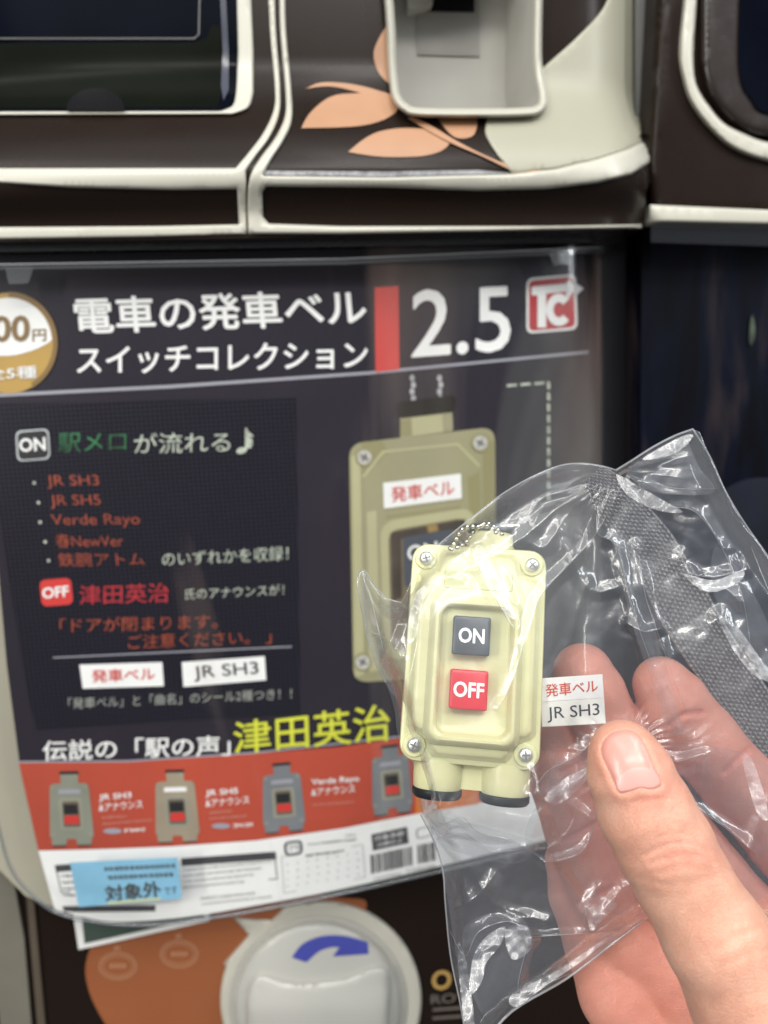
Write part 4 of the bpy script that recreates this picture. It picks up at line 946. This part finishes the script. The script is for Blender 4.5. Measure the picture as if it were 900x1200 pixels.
for x in (-6.9, 9.0):
    lathe('leg', [(5.9, -25.0), (5.9, -29.0), (5.8, -31.6), (5.6, -32.0)], tcream, x, 2.4)
    c_ = lathe('leg_cap', [(5.6, -31.9), (5.95, -32.2), (5.95, -33.4), (5.4, -34.1), (4.2, -34.2), (4.0, -33)], tblack, x, 2.4)
# ball chain: first bead built once, the rest share its mesh
def bead_mesh(r=.58):
    bm = bmesh.new(); bmesh.ops.create_icosphere(bm, subdivisions=2, radius=r*S)
    for f in bm.faces: f.smooth = True
    me = bpy.data.meshes.new('chain_bead'); bm.to_mesh(me); bm.free(); me.materials.append(mat('chain_steel', (.72, .70, .62), .2, .05, metal=1)); return me
bmz = bead_mesh()
cp = curve([(588, 626), (582, 620), (571, 613), (561, 617), (550, 617), (541, 621), (536, 629), (532, 637), (526, 645)], 20)+curve([(526, 645), (540, 640), (549, 633), (554, 625), (563, 616), (574, 618), (583, 626)], 20)
cp = np.array(cp); L = np.concatenate([[0], np.cumsum(np.hypot(*np.diff(cp, axis=0).T))])
MXi = np.linalg.inv(MX)
for i, t in enumerate(np.arange(0, L[-1], 6.6)):
    x = np.interp(t, L, cp[:, 0]); y = np.interp(t, L, cp[:, 1])
    p = atd(np.array([x]), np.array([y]), np.array([178.5+1.2*math.sin(i*.8)]))[0]
    o = bpy.data.objects.new('chain_bead', bmz); C.objects.link(o); o.parent = toyr
    o.location = Vector(MXi@(p-toyc))*S

# ------------------------------------------------------------------ the clear bag: two film sheets joined at the rim
OUT = curve([(812, 503), (790, 511), (765, 524), (740, 540), (722, 551), (704, 546), (680, 543), (655, 546), (625, 558), (590, 578), (560, 601), (530, 625), (505, 646), (488, 664), (478, 690), (470, 706)], 4)[:-1]+curve([(470, 706), (452, 700), (438, 684), (426, 668), (419, 678), (422, 705), (430, 745), (441, 780), (452, 800), (462, 830), (466, 860), (478, 890), (487, 925), (493, 955), (508, 985), (519, 1020), (522, 1060), (528, 1120), (540, 1180), (548, 1230)], 4)[:-1]+[(565, 1226), (600, 1185), (665, 1146), (720, 1104), (752, 1080), (800, 1075), (860, 1090), (930, 1080), (1000, 1040), (1040, 900), (1030, 760), (960, 730)]+curve([(930, 700), (900, 652), (872, 612), (850, 575), (832, 535), (820, 506)], 4)
OUT = [tuple(p) for p in OUT]
rng = np.random.RandomState(11)
# creases read off the photograph: (polyline, height mm, half width px)
CR = [([(735, 482), (700, 567), (668, 600), (640, 640), (622, 637)], .9, 9), ([(740, 545), (700, 623), (668, 660), (633, 700), (616, 750), (600, 803), (584, 830)], 1.3, 8),
      ([(722, 551), (660, 590), (600, 640), (560, 660), (520, 680), (500, 700), (486, 740)], .8, 9), ([(548, 628), (556, 655), (575, 690), (592, 722), (600, 735)], 1.3, 8), ([(566, 636), (588, 672), (600, 705)], .8, 6),
      ([(722, 551), (760, 535), (812, 503)], .8, 12), ([(735, 556), (790, 572), (842, 572)], 1.0, 14), ([(735, 556), (775, 590), (815, 600), (845, 640), (870, 700), (880, 760)], 1.2, 11), ([(725, 560), (705, 580), (700, 623), (722, 640), (738, 700), (757, 760), (786, 830), (800, 862)], 1.2, 9),
      ([(745, 640), (757, 700), (772, 745), (806, 840)], 1.0, 8), ([(800, 655), (820, 690), (850, 690), (868, 705)], 1.0, 10), ([(806, 672), (836, 676), (872, 668)], 1.1, 9), ([(845, 725), (870, 748), (900, 790)], 1.3, 12), ([(880, 640), (900, 690), (930, 760)], 1., 12),
      ([(735, 730), (755, 740), (775, 736)], 1.2, 7), ([(690, 680), (676, 720), (664, 760), (640, 800)], .7, 8), ([(660, 640), (690, 690), (720, 690)], .7, 8),
      ([(428, 672), (444, 740), (456, 790)], 1.0, 7), ([(442, 784), (462, 740), (478, 700)], 1.0, 7), ([(470, 706), (490, 720), (488, 760), (478, 800)], .9, 8), ([(430, 740), (455, 750), (470, 770)], .8, 7), ([(478, 700), (500, 680), (516, 674), (540, 680)], .7, 6),
      ([(700, 868), (668, 890), (640, 905), (625, 930)], 1.2, 9), ([(698, 895), (672, 920), (650, 935), (640, 940)], 1.0, 8), ([(634, 930), (652, 934), (690, 958), (693, 975), (680, 1000), (640, 1012)], 1.3, 7), ([(625, 905), (634, 930), (620, 985), (600, 1000)], .9, 8),
      ([(762, 878), (790, 892), (824, 884), (826, 890), (820, 930)], 1.3, 7), ([(790, 935), (812, 945), (850, 970), (885, 1000)], 1.4, 8), ([(810, 1010), (836, 1006), (832, 1030), (860, 1040)], 1.0, 8), ([(900, 940), (880, 990), (860, 1060)], .8, 9),
      ([(493, 955), (520, 965), (542, 958), (560, 975), (600, 985), (640, 1010)], 1.2, 7), ([(508, 985), (540, 975), (580, 998), (630, 990)], 1.0, 7), ([(505, 948), (530, 950), (545, 965)], .9, 6),
      ([(527, 1090), (545, 1120), (560, 1093), (590, 1080), (612, 1086), (622, 1100)], 1.6, 9), ([(556, 1150), (562, 1120), (580, 1105), (588, 1085)], 1.3, 9), ([(622, 1100), (612, 1130), (608, 1165), (632, 1182)], 1.6, 8), ([(620, 1098), (680, 1094), (748, 1090)], 1.2, 6), ([(700, 1040), (686, 1070), (690, 1090), (730, 1040)], 1.1, 8), ([(545, 1000), (580, 1060), (640, 1080)], .8, 8), ([(524, 1070), (560, 1050), (590, 1010), (600, 985)], .9, 8), ([(536, 1130), (548, 1200)], 1.3, 9), ([(560, 1226), (620, 1165), (690, 1130), (750, 1086)], 1.2, 10)]
def hsdist(x, y, x0, y0, rx, ry): return np.sqrt(((x-x0)/rx)**2+((y-y0)/ry)**2)
def toybox(x, y):                              # 1 over the toy, falling off around it
    c, s = math.cos(ta), math.sin(ta); a = (x-555)*c+(y-766)*s; b = -(x-555)*s+(y-766)*c
    q = np.hypot(np.maximum(np.abs(a)-80, 0), np.maximum(np.maximum(-b-140, b-170), 0))
    return 1-sst(4, 60, q)
def thumbz(x, y): return 1-sst(52, 110, segdist(x, y, [(735, 890), (790, 1000), (870, 1150)], False))
def film_front(x, y, e):
    t = toybox(x, y); base = 180-4*vnoise(x, y, 130, 5)-3*(1-np.exp(-e/40))
    toyf = 174.2-(y-640)*.0300-2.4*(1-sst(0, 45, hsdist(x, y, 552, 785, 1, 1.4)-55))
    d = base*(1-t)+np.minimum(base, toyf)*t
    tz = thumbz(x, y); d = d*(1-tz)+np.maximum(d, 176)*tz
    k = sst(0, 26, e); return d*k+183*(1-k)
def film_back(x, y, e):
    t = toybox(x, y); base = 185.2+1.5*vnoise(x, y, 90, 9); d = base*(1-t)+194*t
    d = d+ (1-sst(640, 700, x))*0
    k = sst(0, 26, e); return d*k+183.05*(1-k)
def film(name, fn, sgn, step, amp, seed, parent, OUT=OUT, m_=None, fine=1):
    P = np.array(OUT); x0, y0 = P.min(0)-step; x1, y1 = P.max(0)+step
    xs = np.arange(x0, x1, step); ys = np.arange(y0, y1, step); gx, gy = np.meshgrid(xs, ys); nx = len(xs); ny = len(ys)
    x = gx.ravel().copy(); y = gy.ravel().copy(); ins = inside(x, y, OUT)
    q = ins.reshape(ny, nx); cell = (q[:-1, :-1].astype(int)+q[1:, :-1]+q[:-1, 1:]+q[1:, 1:]) >= 1
    ci, cj = np.nonzero(cell); a = ci*nx+cj; Fq = np.stack([a, a+nx, a+nx+1, a+1], 1)
    used = np.zeros(nx*ny, bool); used[Fq.ravel()] = True
    snap = used & ~ins                         # outside corners of kept cells move onto the outline
    D = np.array(densify(OUT, 1.0)); si = np.nonzero(snap)[0]
    for s in si:
        k = np.argmin((D[:, 0]-x[s])**2+(D[:, 1]-y[s])**2); x[s], y[s] = D[k]
    e = np.zeros(len(x)); ui = np.nonzero(used)[0]; e[ui] = segdist(x[ui], y[ui], OUT)
    h = np.zeros(len(x)); xu, yu, eu = x[ui], y[ui], e[ui]
    hh = 2.4*(crumple(xu, yu, 95, seed)-.5)+.5*(crumple(xu, yu, 36, seed+10)-.5)*vnoise(xu, yu, 60, seed+3)*1.6+.06*(crumple(xu, yu, 15, seed+20)-.5)
    t = toybox(xu, yu); hh = hh*amp*(1-.62*t)
    if sgn > 0:
        for c, A, wd in CR:
            d = segdist(xu, yu, curve(c, 4), False); hh += A*1.15*np.maximum(0, 1-d/(wd*1.5))**1.2*(1-.35*t)
    # drawn tight towards the two gathers
    for (cx, cy, rad) in ((722, 551, 120), (735, 880, 110), (505, 975, 70)):
        rr_ = np.hypot(xu-cx, yu-cy); an = np.arctan2(yu-cy, xu-cx)
        wv = np.abs(((an*3.1+vnoise(xu, yu, 50, 31)*1.2) % 1)-.5)*2
        hh += .9*amp*(wv-.5)*np.exp(-rr_/rad)*np.clip(rr_/25, 0, 1)*(1-.6*t)
    d = fn(xu, yu, eu)-(sgn or 1)*hh*np.clip(eu/8, .05, 1)
    if sgn > 0: d = np.where(thumbz(xu, yu) > .6, np.maximum(d, 170.5), d)
    V = np.zeros((len(x), 3)); V[ui] = atd(xu, yu, d)
    idx = -np.ones(len(x), int); idx[ui] = np.arange(len(ui))
    return obj(name, V[ui], idx[Fq][:, ::-1], m_ or film_m, parent, True)
bag = thing('plastic_bag', 'crinkled clear plastic bag held by its side around the cream toy switch', 'bag', tuple(atd(np.array([560.]), np.array([1180.]), np.array([183.]))[0]))
film('back_film', film_back, -1, 2.6, .9, 51, bag, m_=back_m)
ff = film('front_film', film_front, 1, 1.7, 1.0, 23, bag)
fv = np.zeros(len(ff.data.vertices)*3); ff.data.vertices.foreach_get('co', fv); fv = fv.reshape(-1, 3)/S+np.array(base_of(bag))
fb = BVHTree.FromPolygons([Vector(v) for v in fv], [list(p.vertices) for p in ff.data.polygons])
def crease_and_highlight(pts, r=.13, dr=.05):  # pale tubes: whitened creases with their line highlights drawn in
    p = np.array(curve(pts, 7)); out = []; rad = []
    for i, (a, b) in enumerate(p):
        rr = Vector(rays(np.array([a]), np.array([b]))[0]).normalized(); h = fb.ray_cast(Vector((0, 0, 0)), rr)
        if h[0] is None: continue
        out.append(np.array(rr*(h[3]-dr))); t = i/(len(p)-1); rad.append(r*(.25+.75*math.sin(math.pi*t))*(.55+.6*vnoise(np.array([a]), np.array([b]), 14, 77)[0]))
    if len(out) > 3: tube('crease_and_highlight', out, np.array(rad), seam_m, ff, 5)
for c, A, wd in CR:
    if A >= 1.0: crease_and_highlight(c, .035+.03*A)
def flap(poly, d0, amp, seed): film('film_fold_or_glint', lambda x, y, e: d0+0*x+1.2*vnoise(x, y, 40, seed+5), 0, 2.4, amp, seed, bag, OUT=[tuple(p) for p in curve(poly, 5, True)], m_=flap_m)
flap([(712, 620), (728, 622), (745, 648), (757, 700), (772, 750), (792, 822), (800, 860), (782, 850), (764, 800), (745, 745), (733, 700), (724, 655)], 178.5, .5, 61)
flap([(735, 552), (765, 532), (800, 512), (818, 545), (838, 575), (800, 580), (760, 574)], 179, .7, 62)
flap([(640, 905), (672, 885), (698, 870), (700, 900), (668, 930), (650, 940), (630, 932)], 175.5, .5, 63)
flap([(640, 935), (690, 960), (692, 985), (660, 1010), (625, 1000), (615, 975)], 177, .6, 64)
flap([(545, 1085), (600, 1070), (625, 1100), (612, 1150), (570, 1190), (550, 1150)], 180, .8, 65)
flap([(506, 968), (560, 975), (630, 1000), (690, 1060), (735, 1085), (660, 1135), (600, 1175), (562, 1215), (545, 1180), (530, 1090), (522, 1040)], 179.5, 1.1, 69)
flap([(645, 900), (700, 880), (800, 870), (905, 900), (930, 1000), (880, 1060), (800, 1050), (740, 1075), (690, 1050), (655, 980)], 180.5, .9, 70)
flap([(505, 955), (540, 962), (590, 975), (630, 990), (604, 1012), (540, 1000), (515, 985)], 179, .6, 66)
flap([(840, 640), (880, 690), (910, 760), (900, 800), (860, 740), (835, 690)], 180, .7, 67)
flap([(430, 680), (445, 735), (458, 790), (466, 820), (446, 790), (430, 740), (423, 700)], 182.0, .3, 68)
# added film facets, each tilted to mirror a lamp as a bright glint
def glint_facet(poly, lampp, lift=.5, seed=1, jit=.04):
    poly = [tuple(p) for p in curve(poly, 4, True)]; c = np.mean(np.array(poly), 0)
    rr = Vector(rays(c[:1], c[1:])[0]).normalized(); h = fb.ray_cast(Vector((0, 0, 0)), rr)
    if h[0] is None: return
    p0 = np.array(rr*(h[3]-lift)); v = -p0/np.linalg.norm(p0); l = np.array(lampp, float)-p0; l /= np.linalg.norm(l)
    r_ = np.random.RandomState(seed); nn = v+l; nn = nn/np.linalg.norm(nn)+r_.randn(3)*jit; nn /= np.linalg.norm(nn)
    def dep(x, y, e):
        rv = rays(x, y); return (nn@p0)/(rv@nn)-.35*vnoise(x, y, 9, seed+3)-.25*vnoise(x, y, 22, seed+4)
    film('film_fold_or_glint', dep, 0, 1.6, 0, seed, bag, OUT=poly, m_=flap_m)
LA, LB_, LC_ = (0, -1400, 1300), (-750, -500, 1250), (650, -600, 1300)
glint_facet([(550, 1165), (555, 1120), (572, 1096), (592, 1086), (586, 1108), (570, 1128), (564, 1152)], LA, .8, 1)
glint_facet([(592, 1090), (617, 1085), (622, 1112), (600, 1124)], LA, .8, 2)
glint_facet([(684, 1044), (712, 1052), (722, 1062), (705, 1078), (692, 1090)], LA, .8, 3)
glint_facet([(554, 650), (566, 640), (590, 690), (605, 724), (592, 718), (570, 680)], LC_, .3, 4)
glint_facet([(752, 538), (800, 511), (812, 512), (790, 532)], LA, .8, 5)
glint_facet([(800, 672), (836, 680), (870, 668), (866, 682), (830, 694)], LA, .8, 6)
glint_facet([(842, 722), (862, 732), (890, 770), (912, 800), (885, 792), (858, 760)], LB_, .8, 7)
glint_facet([(638, 935), (668, 908), (698, 900), (660, 940)], LA, .6, 8)
glint_facet([(477, 750), (484, 702), (500, 684), (522, 675), (498, 700), (488, 745)], LB_, .4, 9)
glint_facet([(536, 1110), (546, 1125), (556, 1200), (546, 1215)], LA, .8, 10)
glint_facet([(722, 556), (742, 566), (775, 585), (800, 600), (770, 598), (735, 580)], LC_, .6, 12)
glint_facet([(600, 1165), (655, 1135), (700, 1105), (690, 1120), (640, 1155), (605, 1180)], LA, .8, 13)
glint_facet([(870, 890), (880, 888), (894, 925), (900, 960), (886, 950)], LB_, .6, 14)
rim = [p for p in OUT if p[0] < 905]
def seam(pts, r=.22, d=183.0):
    p = np.array(curve(pts, 5)); dd = d-(.5*np.sin(np.arange(len(p))*.6)); tube('seam', atd(p[:, 0], p[:, 1], dd), r, seam_m, bag, 6)
seam([(812, 503), (790, 511), (765, 524), (740, 540), (722, 551)], .28); seam([(812, 503), (832, 535), (850, 575), (872, 612), (900, 652), (930, 700)], .2)
seam([(722, 551), (704, 546), (680, 543), (655, 546), (625, 558), (590, 578), (560, 601), (530, 625), (505, 646), (488, 664)], .2)
seam([(470, 706), (452, 700), (438, 684), (426, 668), (419, 678), (422, 705), (430, 745), (441, 780), (452, 800)], .16)
seam([(493, 955), (508, 985), (519, 1020), (522, 1060), (528, 1120), (540, 1180), (548, 1230)], .22); seam([(565, 1226), (600, 1185), (665, 1146), (720, 1104), (752, 1080)], .3)

# ------------------------------------------------------------------ sticker sheet in the bag
stp = atd(np.array([670.]), np.array([822.]), np.array([176.]))[0]
sti = thing('sticker_sheet', 'small white sticker sheet with red and black lettering beside the toy', 'sticker sheet', tuple(stp))
def dsurf(px, py, off): return atd(px, py, 176+.9*((px-670)/37.)**2-off)
def dsheet(name, q, off, mt, n=8):
    V = []; Fc = []; q = np.array(q, float)
    for j in range(n+1):
        for i in range(n+1):
            u, v = i/n, j/n; V.append((q[0]*(1-u)+q[1]*u)*(1-v)+(q[3]*(1-u)+q[2]*u)*v)
    for j in range(n):
        for i in range(n): a = j*(n+1)+i; Fc.append([a, a+n+1, a+n+2, a+1])
    V = np.array(V); return obj(name, dsurf(V[:, 0], V[:, 1], np.full(len(V), off)), Fc, mt, sti, True)
paper = mat('sticker_paper', (.76, .75, .70), .45, .03)
dsheet('backing_paper', [(632, 795), (706, 790), (710, 848), (635, 852)], -.12, paper)
dsheet('label_paper', [(632.5, 795.5), (705.5, 790.5), (707.5, 817.5), (634, 822.5)], 0, mat('label_white_paper', (.80, .79, .77), .4, .02))
dsheet('label_paper', [(634, 824), (707.8, 819), (709.5, 847.5), (635.5, 851.5)], 0, paper)
_o = onsurf_off
def onsurf_off(px, py, surf, off):
    if surf == 'sticker': return dsurf(px, py, off)
    return _o(px, py, surf, off)
text('label_lettering', '発車ベル', [(639, 802), (700, 796), (701, 811), (640, 817)], 'sticker', .1, mat('label_red_print', (.60, .06, .02), .5), sti, .015)
text('label_lettering', 'JR SH3', [(641, 829), (702, 824), (703, 842), (642, 847)], 'sticker', .1, mat('label_dark_print', (.03, .035, .05), .5), sti, .0)

# ------------------------------------------------------------------ woven strap
CL = curve([(694, 556), (706, 568), (724, 592), (744, 618), (768, 648), (790, 690), (820, 742), (858, 800), (900, 862), (950, 930), (1000, 1000)], 40)
CL = np.array(CL); sL = np.concatenate([[0], np.cumsum(np.hypot(*np.diff(CL, axis=0).T))]); nL = int(sL[-1]/1.1); tt = np.linspace(0, sL[-1], nL)
cx_ = np.interp(tt, sL, CL[:, 0]); cy_ = np.interp(tt, sL, CL[:, 1]); tg = np.stack([np.gradient(cx_), np.gradient(cy_)], 1); tg /= np.linalg.norm(tg, axis=1)[:, None]
k9 = np.ones(61)/61; tg = np.stack([np.convolve(np.pad(tg[:, i], 30, 'edge'), k9, 'valid') for i in (0, 1)], 1); tg /= np.linalg.norm(tg, axis=1)[:, None]
nm = np.stack([-tg[:, 1], tg[:, 0]], 1)
hw_ = np.interp(tt, [0, 30, 80, 130, 180, 260, 400, 700], [16, 24, 29, 29, 33, 31, 31, 31])
dp_ = np.interp(tt, [0, 40, 90, 115, 140, 200, 300, 400, 700], [188, 187.5, 188, 190.5, 188, 191, 203, 211, 216])
NV = 72; vv = np.linspace(-1, 1, NV)
GX = cx_[:, None]+nm[:, 0, None]*hw_[:, None]*vv; GY = cy_[:, None]+nm[:, 1, None]*hw_[:, None]*vv
rib = 7; per = 6.5
A_ = vv[None, :]*rib; B_ = tt[:, None]/per
ridx = np.floor(A_); wv = np.abs(np.sin(math.pi*A_))**.5*(.12+.88*np.abs(np.sin(math.pi*(B_+.5*(ridx % 2)+A_*.10)))**.8)
DD = dp_[:, None]+1.4*vv**2*np.sin(tt/70)[:, None]-1.9*wv
for i0 in (50, 88): DD += 1.1*np.exp(-((tt[:, None]-i0-8*vv)/6)**2)
SV = atd(GX.ravel(), GY.ravel(), DD.ravel()); kb = nL*NV
back = atd(GX[:, ::NV-1].ravel(), GY[:, ::NV-1].ravel(), DD[:, ::NV-1].ravel()+1.2)
SF = [[i*NV+j, (i+1)*NV+j, (i+1)*NV+j+1, i*NV+j+1] for i in range(nL-1) for j in range(NV-1)]
SF += [[kb+2*i, kb+2*i+1, kb+2*i+3, kb+2*i+2] for i in range(nL-1)]
SF += [[i*NV, kb+2*i, kb+2*i+2, (i+1)*NV] for i in range(nL-1)]+[[i*NV+NV-1, (i+1)*NV+NV-1, kb+2*i+3, kb+2*i+1] for i in range(nL-1)]
web = mat('woven_grey_nylon', (.24, .235, .24), .24, .35, 700, spec=1.0, coat=.5)
sbp = atd(np.array([900.]), np.array([870.]), np.array([205.]))[0]
so = obj('woven_strap', np.concatenate([SV, back])-sbp, SF, web, None, True, local=True); so.location = Vector(sbp)*S
tag(so, 'dark grey woven nylon strap running behind the bag and fingers', 'strap')
